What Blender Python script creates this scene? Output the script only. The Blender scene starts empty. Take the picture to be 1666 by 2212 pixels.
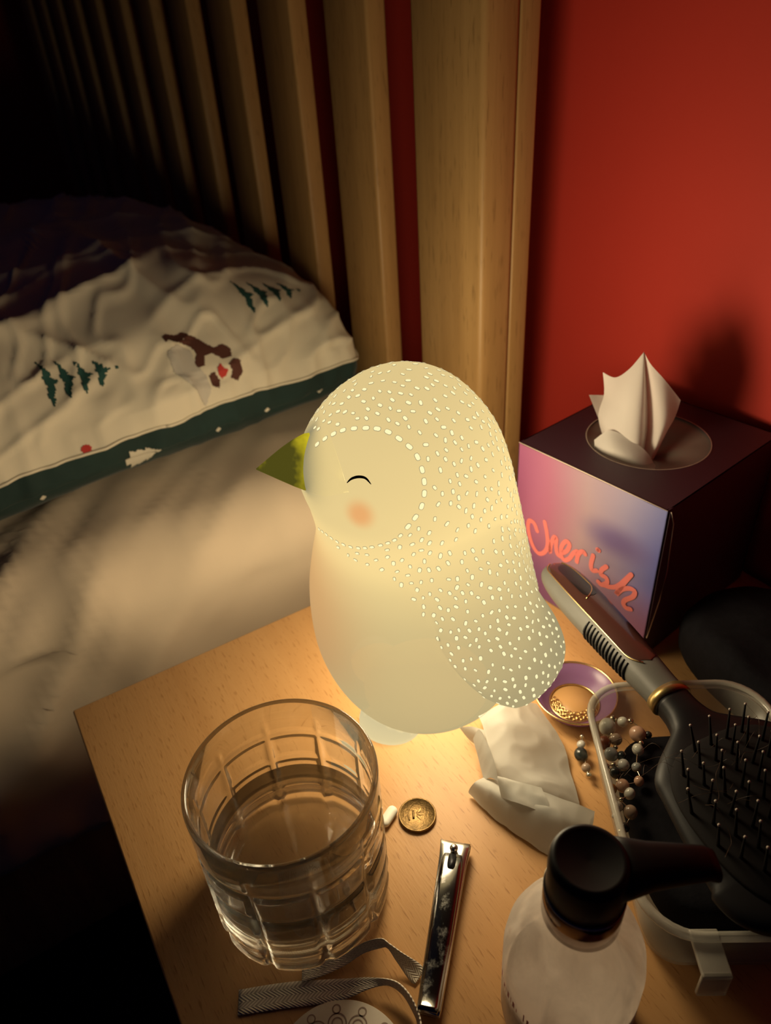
import bpy, bmesh, math, random
from mathutils import Vector, Matrix, noise as mn
from mathutils.bvhtree import BVHTree

random.seed(7)
scn = bpy.context.scene
C = scn.collection
PI = math.pi
TOP = 0.55                      # height of the nightstand top above the floor; z below is measured from that top

# ------------------------------------------------------------------ camera, world, exposure
cam_d = bpy.data.cameras.new('camera'); cam = bpy.data.objects.new('camera', cam_d); C.objects.link(cam)
cam_d.sensor_fit = 'AUTO'; cam_d.sensor_width = 36.0; cam_d.lens = 36.0 * 1597.0 / 2212.0
cam_d.clip_start = 0.01
yaw, pitch, roll = math.radians(29.5), math.radians(34.704), math.radians(4.153)
hd = Vector((-math.cos(yaw), math.sin(yaw), 0)); rt = Vector((math.sin(yaw), math.cos(yaw), 0)); uz = Vector((0, 0, 1))
fwd = math.cos(pitch) * hd - math.sin(pitch) * uz
upv = math.sin(pitch) * hd + math.cos(pitch) * uz
ix = rt * math.cos(roll) - upv * math.sin(roll)
iy = rt * math.sin(roll) + upv * math.cos(roll)
m = Matrix((ix, iy, -fwd)).transposed().to_4x4(); m.translation = Vector((0, 0, 0.37))
cam.matrix_world = m
cam_d.dof.use_dof = True; cam_d.dof.focus_distance = 0.355; cam_d.dof.aperture_fstop = 10.0
scn.camera = cam
w = bpy.data.worlds.new('night_room'); scn.world = w; w.use_nodes = True
w.node_tree.nodes['Background'].inputs[0].default_value = (0.22, 0.27, 1.0, 1)
w.node_tree.nodes['Background'].inputs[1].default_value = 0.008
vs = scn.view_settings
scn.display_settings.display_device = 'sRGB'
vs.view_transform = 'Standard'; vs.look = 'None'; vs.gamma = 1.0; vs.use_curve_mapping = False; vs.exposure = 0.0

scn.cycles.max_bounces = 10; scn.cycles.diffuse_bounces = 3
LAMP_WATT = 43.0                 # the bulb inside the bird lamp

# ------------------------------------------------------------------ helpers
def tag(o, label=None, cat=None, group=None, kind=None):
    if label: o['label'] = label
    if cat: o['category'] = cat
    if group: o['group'] = group
    if kind: o['kind'] = kind
    return o

def empty(name, loc=(0, 0, 0), rz=0.0):
    o = bpy.data.objects.new(name, None); C.objects.link(o)
    o.location = loc; o.rotation_euler = (0, 0, rz); o.empty_display_size = 0.02
    return o

def mesh(name, verts, faces, mat=None, parent=None, smooth=True, sub=0, mats=None, fmat=None):
    me = bpy.data.meshes.new(name)
    me.from_pydata([tuple(v) for v in verts], [], faces)
    me.validate(); me.update()
    for mm in (mats or ([mat] if mat else [])): me.materials.append(mm)
    if fmat:
        for p, k in zip(me.polygons, fmat): p.material_index = k
    if smooth: me.polygons.foreach_set('use_smooth', [True] * len(me.polygons))
    bm = bmesh.new(); bm.from_mesh(me); bmesh.ops.recalc_face_normals(bm, faces=bm.faces); bm.to_mesh(me); bm.free()
    o = bpy.data.objects.new(name, me); C.objects.link(o)
    if parent: o.parent = parent
    if sub:
        s = o.modifiers.new('sub', 'SUBSURF'); s.levels = sub; s.render_levels = sub
    return o

def box_data(x0, x1, y0, y1, z0, z1, bev=0.0, seg=2):
    bm = bmesh.new(); bmesh.ops.create_cube(bm, size=1)
    for v in bm.verts:
        v.co = Vector(((x0 + x1) / 2 + v.co.x * (x1 - x0), (y0 + y1) / 2 + v.co.y * (y1 - y0), (z0 + z1) / 2 + v.co.z * (z1 - z0)))
    if bev: bmesh.ops.bevel(bm, geom=bm.edges[:] , offset=bev, segments=seg, affect='EDGES', profile=0.5)
    vs_ = [v.co.copy() for v in bm.verts]; bm.verts.index_update()
    fs = [[v.index for v in f.verts] for f in bm.faces]; bm.free()
    return vs_, fs

def box(name, x0, x1, y0, y1, z0, z1, mat, parent=None, bev=0.002, seg=2):
    v, f = box_data(x0, x1, y0, y1, z0, z1, bev, seg)
    o = mesh(name, v, f, mat, parent, smooth=bev > 0)
    return o

def rings(rs, closed_u=True, cap0=True, cap1=True):
    """list of rings (equal length point lists) -> verts, faces"""
    n = len(rs[0]); V = [p for r in rs for p in r]; F = []
    for i in range(len(rs) - 1):
        for j in range(n if closed_u else n - 1):
            a = i * n + j; b = i * n + (j + 1) % n
            F.append((a, b, b + n, a + n))
    if closed_u:
        if cap0: F.append(tuple(range(n - 1, -1, -1)))
        if cap1: F.append(tuple(range((len(rs) - 1) * n, len(rs) * n)))
    return V, F

def lathe(prof, n=48, cap0=False, cap1=False):
    rs = []
    for r, z in prof:
        rs.append([Vector((r * math.cos(2 * PI * k / n), r * math.sin(2 * PI * k / n), z)) for k in range(n)])
    return rings(rs, True, cap0, cap1)

def crom(pts, k=8):
    """catmull-rom through points"""
    P = [Vector(p) for p in pts]; out = []
    for i in range(len(P) - 1):
        p0 = P[i - 1] if i else P[0] * 2 - P[1]; p1 = P[i]; p2 = P[i + 1]
        p3 = P[i + 2] if i + 2 < len(P) else P[-1] * 2 - P[-2]
        for s in range(k):
            t = s / k
            out.append(0.5 * ((2 * p1) + (-p0 + p2) * t + (2 * p0 - 5 * p1 + 4 * p2 - p3) * t * t + (-p0 + 3 * p1 - 3 * p2 + p3) * t ** 3))
    out.append(P[-1]); return out

def tube(pts, rad, n=8, sy=1.0):
    rs = []; up = Vector((0, 0, 1))
    for i, p in enumerate(pts):
        d = (pts[min(i + 1, len(pts) - 1)] - pts[max(i - 1, 0)]).normalized()
        s = d.cross(up)
        if s.length < 1e-4: s = d.cross(Vector((0, 1, 0)))
        s.normalize(); q = s.cross(d)
        r = rad(i / (len(pts) - 1)) if callable(rad) else rad
        rs.append([p + s * r * math.cos(2 * PI * k / n) + q * r * sy * math.sin(2 * PI * k / n) for k in range(n)])
    return rings(rs)

def circ(r, z, n=240): return [Vector((r * math.cos(2 * PI * k / n), r * math.sin(2 * PI * k / n), z)) for k in range(n)]

def joinvf(parts):
    V, F = [], []
    for v, f in parts:
        o = len(V); V += list(v); F += [tuple(i + o for i in q) for q in f]
    return V, F

def interp(x, xs, ys):
    if x <= xs[0]: return ys[0]
    for i in range(len(xs) - 1):
        if x <= xs[i + 1]:
            t = (x - xs[i]) / (xs[i + 1] - xs[i]); return ys[i] + (ys[i + 1] - ys[i]) * t
    return ys[-1]

def hermite(x, xs, ys):
    n = len(xs)
    if x <= xs[0]: return ys[0]
    if x >= xs[-1]: return ys[-1]
    i = 0
    while xs[i + 1] < x: i += 1
    def sl(k):
        if k == 0: return (ys[1] - ys[0]) / (xs[1] - xs[0])
        if k == n - 1: return (ys[-1] - ys[-2]) / (xs[-1] - xs[-2])
        return (ys[k + 1] - ys[k - 1]) / (xs[k + 1] - xs[k - 1])
    h = xs[i + 1] - xs[i]; t = (x - xs[i]) / h
    return (2*t**3 - 3*t*t + 1) * ys[i] + (t**3 - 2*t*t + t) * h * sl(i) + (-2*t**3 + 3*t*t) * ys[i+1] + (t**3 - t*t) * h * sl(i+1)

# ------------------------------------------------------------------ materials
def newmat(name):
    mt = bpy.data.materials.new(name); mt.use_nodes = True
    nt = mt.node_tree; nt.nodes.clear()
    out = nt.nodes.new('ShaderNodeOutputMaterial')
    return mt, nt, out

def N(nt, typ, **kw):
    n = nt.nodes.new(typ)
    for k, v in kw.items():
        if k.startswith('_'): setattr(n, k[1:], v)
        else: n.inputs[k.replace('_', ' ')].default_value = v
    return n

def pmat(name, col, rough=0.5, metal=0.0, spec=0.5, noise=0.0, nscale=40.0, stretch=(1, 1, 1), bump=0.0, bscale=200.0,
         trans=0.0, ior=1.45, col2=None, coat=0.0, sheen=0.0):
    mt, nt, out = newmat(name)
    b = N(nt, 'ShaderNodeBsdfPrincipled')
    b.inputs['Base Color'].default_value = (*col, 1); b.inputs['Roughness'].default_value = rough
    b.inputs['Metallic'].default_value = metal; b.inputs['Specular IOR Level'].default_value = spec
    b.inputs['Transmission Weight'].default_value = trans; b.inputs['IOR'].default_value = ior
    b.inputs['Coat Weight'].default_value = coat; b.inputs['Sheen Weight'].default_value = sheen
    nt.links.new(b.outputs[0], out.inputs[0])
    if noise or bump or col2:
        tc = N(nt, 'ShaderNodeTexCoord'); mp = N(nt, 'ShaderNodeMapping'); mp.inputs['Scale'].default_value = stretch
        nt.links.new(tc.outputs['Object'], mp.inputs[0])
    if noise or col2:
        nz = N(nt, 'ShaderNodeTexNoise', Scale=nscale, Detail=5.0); nt.links.new(mp.outputs[0], nz.inputs[0])
        rp = N(nt, 'ShaderNodeValToRGB'); rp.color_ramp.elements[0].position = 0.35; rp.color_ramp.elements[1].position = 0.68
        c2 = col2 or tuple(c * (1 - noise) for c in col)
        rp.color_ramp.elements[0].color = (*c2, 1); rp.color_ramp.elements[1].color = (*col, 1)
        nt.links.new(nz.outputs[0], rp.inputs[0]); nt.links.new(rp.outputs[0], b.inputs['Base Color'])
    if bump:
        n2 = N(nt, 'ShaderNodeTexNoise', Scale=bscale, Detail=4.0); nt.links.new(mp.outputs[0], n2.inputs[0])
        bp = N(nt, 'ShaderNodeBump', Strength=bump, Distance=0.001); nt.links.new(n2.outputs[0], bp.inputs['Height'])
        nt.links.new(bp.outputs[0], b.inputs['Normal'])
    return mt

def wood(name, light, dark, fleck, axis='x', rough=0.45, fscale=1.0):
    """light veneer: long soft grain and short dark flecks along one axis"""
    mt, nt, out = newmat(name); L = nt.links.new
    b = N(nt, 'ShaderNodeBsdfPrincipled'); b.inputs['Roughness'].default_value = rough; b.inputs['Specular IOR Level'].default_value = 0.35
    tc = N(nt, 'ShaderNodeTexCoord')
    def mp(a, c):
        sc = {'x': (a, c, c), 'y': (c, a, c), 'z': (c, c, a)}[axis]
        q = N(nt, 'ShaderNodeMapping'); q.inputs['Scale'].default_value = sc; L(tc.outputs['Object'], q.inputs[0]); return q
    g = N(nt, 'ShaderNodeTexNoise', Scale=1.0, Detail=6.0, Roughness=0.6, Distortion=0.4); L(mp(3, 60).outputs[0], g.inputs[0])
    r1 = N(nt, 'ShaderNodeValToRGB'); r1.color_ramp.elements[0].position = 0.3; r1.color_ramp.elements[1].position = 0.7
    r1.color_ramp.elements[0].color = (*dark, 1); r1.color_ramp.elements[1].color = (*light, 1); L(g.outputs[0], r1.inputs[0])
    f1 = N(nt, 'ShaderNodeTexNoise', Scale=1.0, Detail=2.0, Roughness=0.5); L(mp(110 * fscale, 900 * fscale).outputs[0], f1.inputs[0])
    r2 = N(nt, 'ShaderNodeValToRGB'); r2.color_ramp.elements[0].position = 0.60; r2.color_ramp.elements[1].position = 0.70
    r2.color_ramp.elements[0].color = (0, 0, 0, 1); r2.color_ramp.elements[1].color = (0.75, 0.75, 0.75, 1); L(f1.outputs[0], r2.inputs[0])
    mx = N(nt, 'ShaderNodeMix', _data_type='RGBA'); L(r2.outputs[0], mx.inputs[0]); L(r1.outputs[0], mx.inputs[6]); mx.inputs[7].default_value = (*fleck, 1)
    L(mx.outputs[2], b.inputs['Base Color'])
    bp = N(nt, 'ShaderNodeBump', Strength=0.15, Distance=0.0005); L(f1.outputs[0], bp.inputs['Height']); L(bp.outputs[0], b.inputs['Normal'])
    L(b.outputs[0], out.inputs[0]); return mt

M_table = wood('beech_veneer', (0.60, 0.335, 0.135), (0.53, 0.28, 0.105), (0.36, 0.17, 0.055), 'x')
M_headb = wood('pale_pine', (0.50, 0.30, 0.115), (0.37, 0.21, 0.075), (0.30, 0.17, 0.06), 'z', fscale=0.5)
M_wall = pmat('red_paint', (0.64, 0.046, 0.028), 0.7, noise=0.1, nscale=3, bump=0.05, bscale=300)
M_floor = pmat('dark_carpet', (0.03, 0.028, 0.035), 0.95, noise=0.4, nscale=300, bump=0.4, bscale=500)
M_sheet = pmat('beige_sheet', (0.70, 0.58, 0.43), 0.85, noise=0.06, nscale=12, bump=0.06, bscale=900, sheen=0.1)
M_cream = pmat('cream_cotton', (0.82, 0.76, 0.60), 0.85, noise=0.05, nscale=14, bump=0.06, bscale=900, sheen=0.1)
M_green = pmat('dark_green_cotton', (0.014, 0.040, 0.037), 0.85, noise=0.2, nscale=30, sheen=0.1)
M_print_green = pmat('green_print', (0.02, 0.085, 0.075), 0.85)
M_print_brown = pmat('brown_print', (0.10, 0.035, 0.025), 0.85)
M_print_red = pmat('red_print', (0.55, 0.05, 0.04), 0.85)
M_print_white = pmat('white_print', (0.72, 0.68, 0.56), 0.85)
M_print_grey = pmat('pale_grey_print', (0.60, 0.57, 0.50), 0.85)

# ------------------------------------------------------------------ setting
tag(box('floor', -2.6, 1.4, -2.2, 0.46, -TOP - 0.05, -TOP, M_floor, bev=0), kind='structure')
tag(box('wall_back', -2.6, 1.4, 0.445, 0.53, -TOP, 1.9, M_wall, bev=0), kind='structure')

tag(box('wall_left', -2.7, -2.6, -2.2, 0.53, -TOP, 1.9, M_wall, bev=0), kind='structure')

# nightstand
ns = empty('nightstand', (-0.1875, 0.2085, -TOP))
tag(ns, 'beech veneer nightstand with a plain square-edged top carrying the bird lamp', 'nightstand')
def nsbox(n, x0, x1, y0, y1, z0, z1, bev=0.0012, mat=None):
    o = box(n, x0 + 0.1875, x1 + 0.1875, y0 - 0.2085, y1 - 0.2085, z0 + TOP, z1 + TOP, mat or M_table, ns, bev); return o
nsbox('top', -0.395, 0.02, -0.0225, 0.44, -0.022, 0.0)
nsbox('side_panel', -0.385, -0.367, -0.010, 0.435, -TOP + 0.0, -0.022)
nsbox('side_panel', -0.008, 0.010, -0.010, 0.435, -TOP + 0.0, -0.022)
nsbox('back_panel', -0.367, -0.008, 0.425, 0.434, -TOP + 0.05, -0.022)
nsbox('bottom_panel', -0.367, -0.008, -0.005, 0.425, -TOP + 0.05, -TOP + 0.066)
for z0, z1 in ((-0.19, -0.026), (-0.36, -0.196), (-0.535 + 0.04, -0.366)):
    d = nsbox('drawer_front', -0.364, -0.011, -0.022, -0.006, z0, z1)
    V, F = lathe([(0.0001, -0.03), (0.009, -0.03), (0.013, -0.025), (0.012, -0.018), (0.006, -0.012), (0.006, 0.0)], 20)
    kv = [Vector((v.x + 0.0, v.z - 0.022 - 0.2085, v.y + (z0 + z1) / 2 + TOP)) for v in V]
    k = mesh('knob', kv, F, M_table, d)

# ------------------------------------------------------------------ bed
bx0 = -0.427
bed = empty('bed_frame', (-1.19, 0.36, -TOP))
tag(bed, 'pale wooden bed frame with a tall headboard of upright flat slats', 'bed')
def bedbox(n, x0, x1, y0, y1, z0, z1, bev=0.003, parent=None):
    return box(n, x0 + 1.19, x1 + 1.19, y0 - 0.36, y1 - 0.36, z0 + TOP, z1 + TOP, M_headb, parent or bed, bev)
for s in (0, 1):
    xa = -0.510 if s == 0 else -1.953; xb = xa + 0.083
    p = bedbox('headboard_post', xa, xb, 0.335, 0.365, -TOP, 0.62, 0.004)
    bedbox('post_cheek', xa + (0.004 if s == 0 else 0.0), xb - (0.0 if s == 0 else 0.004) - (0.001 if s == 0 else 0), 0.3652, 0.382, -TOP, 0.62, 0.0015)
k = 0; x = -0.571
while x - 0.068 > -1.88:
    bedbox('headboard_slat', x - 0.068, x, 0.337, 0.355, -0.30, 0.56, 0.0025); x -= 0.1305
bedbox('top_rail', -1.8695, -0.5105, 0.334, 0.364, 0.56, 0.66, 0.004)
bedbox('bottom_rail', -1.8695, -0.5105, 0.334, 0.364, -0.36, -0.30, 0.004)
bedbox('side_rail', -0.510, -0.485, -1.62, 0.334, -0.36, -0.206, 0.003)
bedbox('side_rail', -1.895, -1.870, -1.62, 0.334, -0.36, -0.206, 0.003)
bedbox('foot_rail', -1.869, -0.511, -1.62, -1.59, -0.36, -0.206, 0.003)
for xx in (-1.92, -0.535):
    bedbox('leg', xx, xx + 0.05, -1.61, -1.56, -TOP, -0.361, 0.003)
bedbox('slat_base', -1.869, -0.511, -1.589, 0.333, -0.23, -0.2015, 0.002)

# mattress in a fitted sheet
def fold(y, s, seed):
    """soft cloth folds: ridges that run across the edge (s = distance up and over the edge)"""
    a = mn.noise(Vector((y * 9 + s * 3.0, s * 2.2, seed)))
    b = mn.noise(Vector((y * 22 + s * 9.0, s * 3.0, seed + 5)))
    c = mn.noise(Vector((y * 3.0, s * 3.0, seed + 9)))
    r = 1 - abs(mn.noise(Vector((y * 13 - s * 7, s * 2.5, seed + 13)))) * 2.2
    r2 = 1 - abs(mn.noise(Vector((y * 24 - s * 20, s * 6 + y * 3, seed + 31)))) * 3.0
    return a * 0.6 + b * 0.35 + c * 0.7 + max(0, r) ** 3 * 0.7 + max(0, r2) ** 2 * 0.4
mat_x, mat_z = -0.462, 0.047
sec = []   # cross section (x, z, s)
for i in range(24): sec.append((mat_x, -0.20 + (0.2 + mat_z - 0.055) * i / 23))
for i in range(1, 14):
    a = PI / 2 * i / 13; sec.append((mat_x - 0.055 * (1 - math.cos(a)), mat_z - 0.055 + 0.055 * math.sin(a)))
for i in range(1, 50): sec.append((mat_x - 0.055 - 0.40 * i / 49, mat_z))
for i in range(1, 12): sec.append((mat_x - 0.455 - 0.96 * i / 11, mat_z))
sec += [(-1.917, mat_z - 0.02), (-1.917, -0.20)]
ys = [0.330 - 0.0075 * i for i in range(112)] + [-0.51 - 0.05 * i for i in range(1, 22)]
rs = []
cum = [0.0]
for a, b in zip(sec, sec[1:]): cum.append(cum[-1] + math.hypot(b[0] - a[0], b[1] - a[1]))
for y in ys:
    row = []
    for (x, z), s in zip(sec, cum):
        if s < 0.75:
            f = fold(y, s, 1.3)
            amp = 0.018 * min(1, max(0.12, (0.24 - abs(s - 0.18)) / 0.1)) * (0.35 if y > 0.05 else min(1.0, 0.35 + (0.05 - y) * 5)) * (1 if y > -0.38 else max(0.0, 1 - (-0.38 - y) * 8))
            if z < mat_z - 0.05: nx, nz = 1, 0
            elif z > mat_z - 0.004: nx, nz = 0, 1
            else: nx = nz = 0.7
            d = min((f - 0.35) * amp, 0.010 if s < 0.34 else 0.003)
            x += nx * d; z += nz * d
        row.append(Vector((x, y, z)))
    rs.append(row)
V, F = rings(rs, True, True, True)
mo = empty('mattress', (-1.19, -0.6, -0.2))
V = [Vector((v.x + 1.19, v.y + 0.6, v.z + 0.2)) for v in V]
mattress = mesh('mattress', V, F, M_sheet); bpy.data.objects.remove(mo)
mattress.name = 'mattress'; mattress.location = (-1.19, -0.6, -0.2)
tag(mattress, 'thick mattress under a wrinkled beige fitted sheet beside the nightstand', 'mattress')

# pillow
PCX, PCY, PCZ = -0.902, 0.078, 0.0765; PROT = math.radians(6.5)
PAX, PAY, PTOP, PBOT = 0.350, 0.250, 0.116, 0.050
def sp(c, e): return math.copysign(abs(c) ** e, c)
def pillow_point(th, ph):
    ct = sp(math.cos(th), 0.55); st = sp(math.sin(th), 0.9)
    cx_, sx_ = sp(math.cos(ph), 0.27), sp(math.sin(ph), 0.27)
    x = PAX * ct * cx_; y = PAY * ct * sx_
    # corners drawn out a little, sides drawn in
    q = abs(cx_ * sx_)
    x *= 0.955 + 0.075 * q ** 3 * ct; y *= 0.945 + 0.075 * q ** 3 * ct
    z = (PTOP if st > 0 else PBOT) * st
    z *= 1 - 0.22 * (q ** 2) * ct
    n = Vector((x * 9, y * 9, 3.1))
    wv = 0.010 * mn.noise(Vector((x * 5, y * 7, 2.0))) + 0.0055 * mn.noise(Vector((x * 14 + z * 10, y * 16, z * 14 + 4)))
    rdg = 1 - abs(mn.noise(Vector((x * 9 + z * 5, y * 6 - z * 8, z * 9 + 11)))) * 3.0
    wv += 0.0095 * max(0, rdg) ** 2
    rdg = 1 - abs(mn.noise(Vector((x * 4 + y * 12, y * 5 + z * 17, z * 6 + 21)))) * 4.0
    wv += 0.009 * max(0, rdg) ** 2
    rdg = 1 - abs(mn.noise(Vector((x * 17 + z * 9, y * 9 - z * 21, z * 12 + 31)))) * 4.0
    wv += 0.005 * max(0, rdg) ** 2
    rdg = 1 - abs(mn.noise(Vector((x * 11 + y * 26 + z * 14, y * 13 - z * 30 + x * 8, z * 14 + 51)))) * 5.0
    wv += 0.0045 * max(0, rdg) ** 1.6
    rdg = 1 - abs(mn.noise(Vector((y * 21 + x * 4, z * 6 + x * 3, y * 3 + 41)))) * 4.5       # pleats that run over the edge
    wv += 0.007 * max(0, rdg) ** 2 * max(0, 1 - abs(st) * 1.1)
    k = 1 + wv / 0.17
    fade = 1.0 if st > -0.05 else 0.4
    k = 1 + (k - 1) * fade
    x *= 1 + (k - 1) * 0.25; y *= 1 + (k - 1) * 0.25; z *= 1 + (k - 1) * 1.1
    z = max(z, -PBOT + 0.0255 + 0.001 * math.sin(8 * x))
    wy = PCY + x * math.sin(PROT) + y * math.cos(PROT)
    if wy > 0.312: y -= (wy - 0.312) * 0.75          # squashed against the headboard
    return Vector((x, y, z))
NT = 150; HQ = 56
PHS = []
for q4 in range(4):                     # even spacing along the sides of the rounded rectangle
    PHS += [q4 * PI / 2 + math.asin(min(1, (0.911 * i / HQ) ** (1 / 0.27))) for i in range(HQ)]
    PHS += [q4 * PI / 2 + math.acos(min(1, (0.911 * (HQ - i) / HQ) ** (1 / 0.27))) for i in range(HQ)]
def seam_th(ph):
    p = Vector((math.cos(ph), math.sin(ph), 0)); sx_ = sp(math.sin(ph), 0.27)
    return math.radians(7.0 + 3.0 * mn.noise(Vector((sx_ * 3.0, sp(math.cos(ph), 0.27) * 3.0, 1.5))) + 1.0 * mn.noise(Vector((sx_ * 9, 2, 4))))
ths = [-PI / 2 + 0.02 + (PI - 0.04) * i / (NT - 1) for i in range(NT)]
ts = [t for t in ths if t > math.radians(11.5)]; tb = [t for t in ths if t < math.radians(2.5)]
pil = empty('pillow', (PCX, PCY, PCZ), PROT)
tag(pil, 'plump pillow in a cream case printed with green trees and a brown dog', 'pillow')
seam_ring = [pillow_point(seam_th(p), p) for p in PHS]
rs = [seam_ring] + [[pillow_point(t, p) for p in PHS] for t in ts]
V, F = rings(rs, True, False, True)
front_case = mesh('front_case', V, F, M_cream, pil); PV, PF = V, F
rs = [[pillow_point(t, p) for p in PHS] for t in tb] + [seam_ring]
V, F = rings(rs, True, True, False)
back_case = mesh('back_case', V, F, M_green, pil); BV, BF = V, F
tag(back_case, 'dark green underside of the pillow case')
V, F = tube([p * 1.002 for p in seam_ring] + [seam_ring[0] * 1.002], 0.0013, 6); mesh('seam', V, F, M_cream, pil)
bvh_top = BVHTree.FromPolygons([v[:] for v in PV], PF)
bvh_bot = BVHTree.FromPolygons([v[:] for v in BV], BF)

def inpoly(p, poly):
    x, y = p; c = False; j = len(poly) - 1
    for i in range(len(poly)):
        (xi, yi), (xj, yj) = poly[i], poly[j]
        if (yi > y) != (yj > y) and x < (xj - xi) * (y - yi) / (yj - yi) + xi: c = not c
        j = i
    return c

def decal(name, polys, anchor, ax, ay, nrm, mat, parent, bvh, res=0.0012, off=0.0006):
    """flat print: 2D outlines (metres) laid onto a cloth surface around an anchor point"""
    a = Vector(anchor); nrm = Vector(nrm).normalized(); ax = Vector(ax); ax = (ax - nrm * ax.dot(nrm)).normalized()
    ay = nrm.cross(ax) if ay is None else (Vector(ay) - nrm * Vector(ay).dot(nrm)).normalized()
    V, F, idx = [], [], {}
    xs = [p[0] for q in polys for p in q]; yy = [p[1] for q in polys for p in q]
    i0, i1 = int(min(xs) / res) - 1, int(max(xs) / res) + 1; j0, j1 = int(min(yy) / res) - 1, int(max(yy) / res) + 1
    def vid(i, j):
        if (i, j) in idx: return idx[(i, j)]
        o = a + ax * (i * res) + ay * (j * res) + nrm * 0.06
        h = bvh.ray_cast(o, -nrm, 0.15)
        if h[0] is None: idx[(i, j)] = None; return None
        V.append(h[0] + nrm * off); idx[(i, j)] = len(V) - 1; return len(V) - 1
    for i in range(i0, i1):
        for j in range(j0, j1):
            c = ((i + 0.5) * res, (j + 0.5) * res)
            if any(inpoly(c, q) for q in polys):
                q = [vid(i, j), vid(i + 1, j), vid(i + 1, j + 1), vid(i, j + 1)]
                if None not in q: F.append(q)
    return mesh(name, V, F, mat, parent) if F else None

def tree_poly(L, W, tiers=4, rnd=0.0):
    """a fir lying along +x: separate tiers"""
    out = []
    for k in range(tiers):
        x0 = L * k / tiers; w_ = W * (1 - 0.62 * k / tiers)
        d = L / tiers
        out.append([(x0 + d * 0.10, -w_ * 0.5), (x0 + d * 0.34, -w_ * 0.33), (x0 + d * 0.30, -w_ * 0.28), (x0 + d * 0.56, -w_ * 0.12), (x0 + d * 0.5, -w_ * 0.06), (x0 + d * 0.86, w_ * 0.02),
                    (x0 + d * 0.5, w_ * 0.12), (x0 + d * 0.52, w_ * 0.2), (x0 + d * 0.3, w_ * 0.3), (x0 + d * 0.28, w_ * 0.36), (x0 + d * 0.02, w_ * 0.5), (x0 + d * 0.12, w_ * 0.22), (x0 + d * 0.02, w_ * 0.12), (x0 + d * 0.16, -w_ * 0.05), (x0 + d * 0.02, -w_ * 0.22)])
    out.append([(L * 1.03, -W * 0.05), (L * 1.1, 0), (L * 1.03, W * 0.05)])
    return out

def pl(p):            # place in the room -> pillow frame
    q = Vector(p) - Vector((PCX, PCY, PCZ)); c_, s_ = math.cos(-PROT), math.sin(-PROT)
    return Vector((q.x * c_ - q.y * s_, q.x * s_ + q.y * c_, q.z))
NT_ = (0.70, 0.05, 0.70)
def print_tree(base, tip, W, nrm, mat, bvh, n):
    b_, t_ = pl(base), pl(tip); decal('tree_print', tree_poly((t_ - b_).length, W, n), b_, t_ - b_, None, nrm, mat, front_case if bvh is bvh_top else back_case, bvh)
print_tree((-0.5912, 0.0414, 0.1429), (-0.5925, 0.0935, 0.1384), 0.044, NT_, M_print_green, bvh_top, 4)
print_tree((-0.6309, 0.2250, 0.1581), (-0.6439, 0.2830, 0.1458), 0.044, (0.5, 0.2, 0.84), M_print_green, bvh_top, 4)
print_tree((-0.575, -0.080, 0.130), (-0.575, -0.025, 0.130), 0.044, NT_, M_print_green, bvh_top, 4)
white = [[(0.0, -0.004), (0.004, -0.0045), (0.004, -0.011), (0.010, -0.0075), (0.0095, -0.010), (0.017, -0.006), (0.0165, -0.0085), (0.024, -0.003), (0.031, 0.0), (0.024, 0.004), (0.0165, 0.0085), (0.017, 0.0055), (0.0095, 0.010), (0.010, 0.0075), (0.004, 0.011), (0.004, 0.0045), (0.0, 0.004)]]
b_ = pl((-0.5595, 0.0800, 0.0705)); decal('tree_print', white, b_, (0, 1, 0.10), None, (1, 0.05, 0.05), M_print_white, back_case, bvh_bot, 0.001)
for yy_, zz_ in ((0.21, 0.076), (0.27, 0.074), (0.165, 0.070), (0.01, 0.068)):
    decal('star_print', [[(0.0022 * math.cos(k * PI / 4), 0.0022 * math.sin(k * PI / 4)) for k in range(8)]], pl((-0.56, yy_, zz_)), (0, 1, 0), None, (1, 0.05, 0.05), M_print_white, back_case, bvh_bot, 0.0008)
K_ = 0.000245
def dogp(L_): return [[((x - 860) * K_, -(y - 810) * K_ * 1.25) for x, y in q] for q in L_]
dc = pl((-0.5890, 0.1680, 0.1310))
decal('dog_print', dogp([[(752, 728), (772, 720), (800, 728), (830, 726), (862, 750), (885, 785), (900, 802), (935, 795), (955, 815), (945, 838), (905, 838), (882, 812), (856, 815), (842, 838), (818, 840), (812, 826), (836, 800), (832, 775), (805, 758), (782, 752), (770, 742), (756, 744)], [(918, 858), (945, 848), (965, 858), (960, 888), (935, 905), (912, 892), (925, 878)], [(838, 868), (862, 866), (872, 890), (860, 908), (838, 898)]]), dc, (-0.05, 1, -0.05), None, (0.72, 0.05, 0.68), M_print_brown, front_case, bvh_top, 0.001)
decal('dog_print', dogp([[(878, 858), (890, 850), (896, 866), (912, 872), (898, 884), (880, 888), (872, 872)]]), dc, (-0.05, 1, -0.05), None, (0.72, 0.05, 0.68), M_print_red, front_case, bvh_top, 0.0008, 0.0009)
decal('dog_print', dogp([[(745, 770), (790, 760), (825, 785), (815, 830), (830, 862), (830, 905), (800, 935), (770, 890), (735, 830)]]), dc, (-0.05, 1, -0.05), None, (0.72, 0.05, 0.68), M_print_grey, front_case, bvh_top, 0.001)
decal('berry_print', [[(0.004 * math.cos(k * PI / 5), 0.003 * math.sin(k * PI / 5)) for k in range(10)]], pl((-0.5600, 0.0520, 0.0952)), (0, 1, 0), None, (0.92, 0.05, 0.38), M_print_red, front_case, bvh_top, 0.0008)

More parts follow.
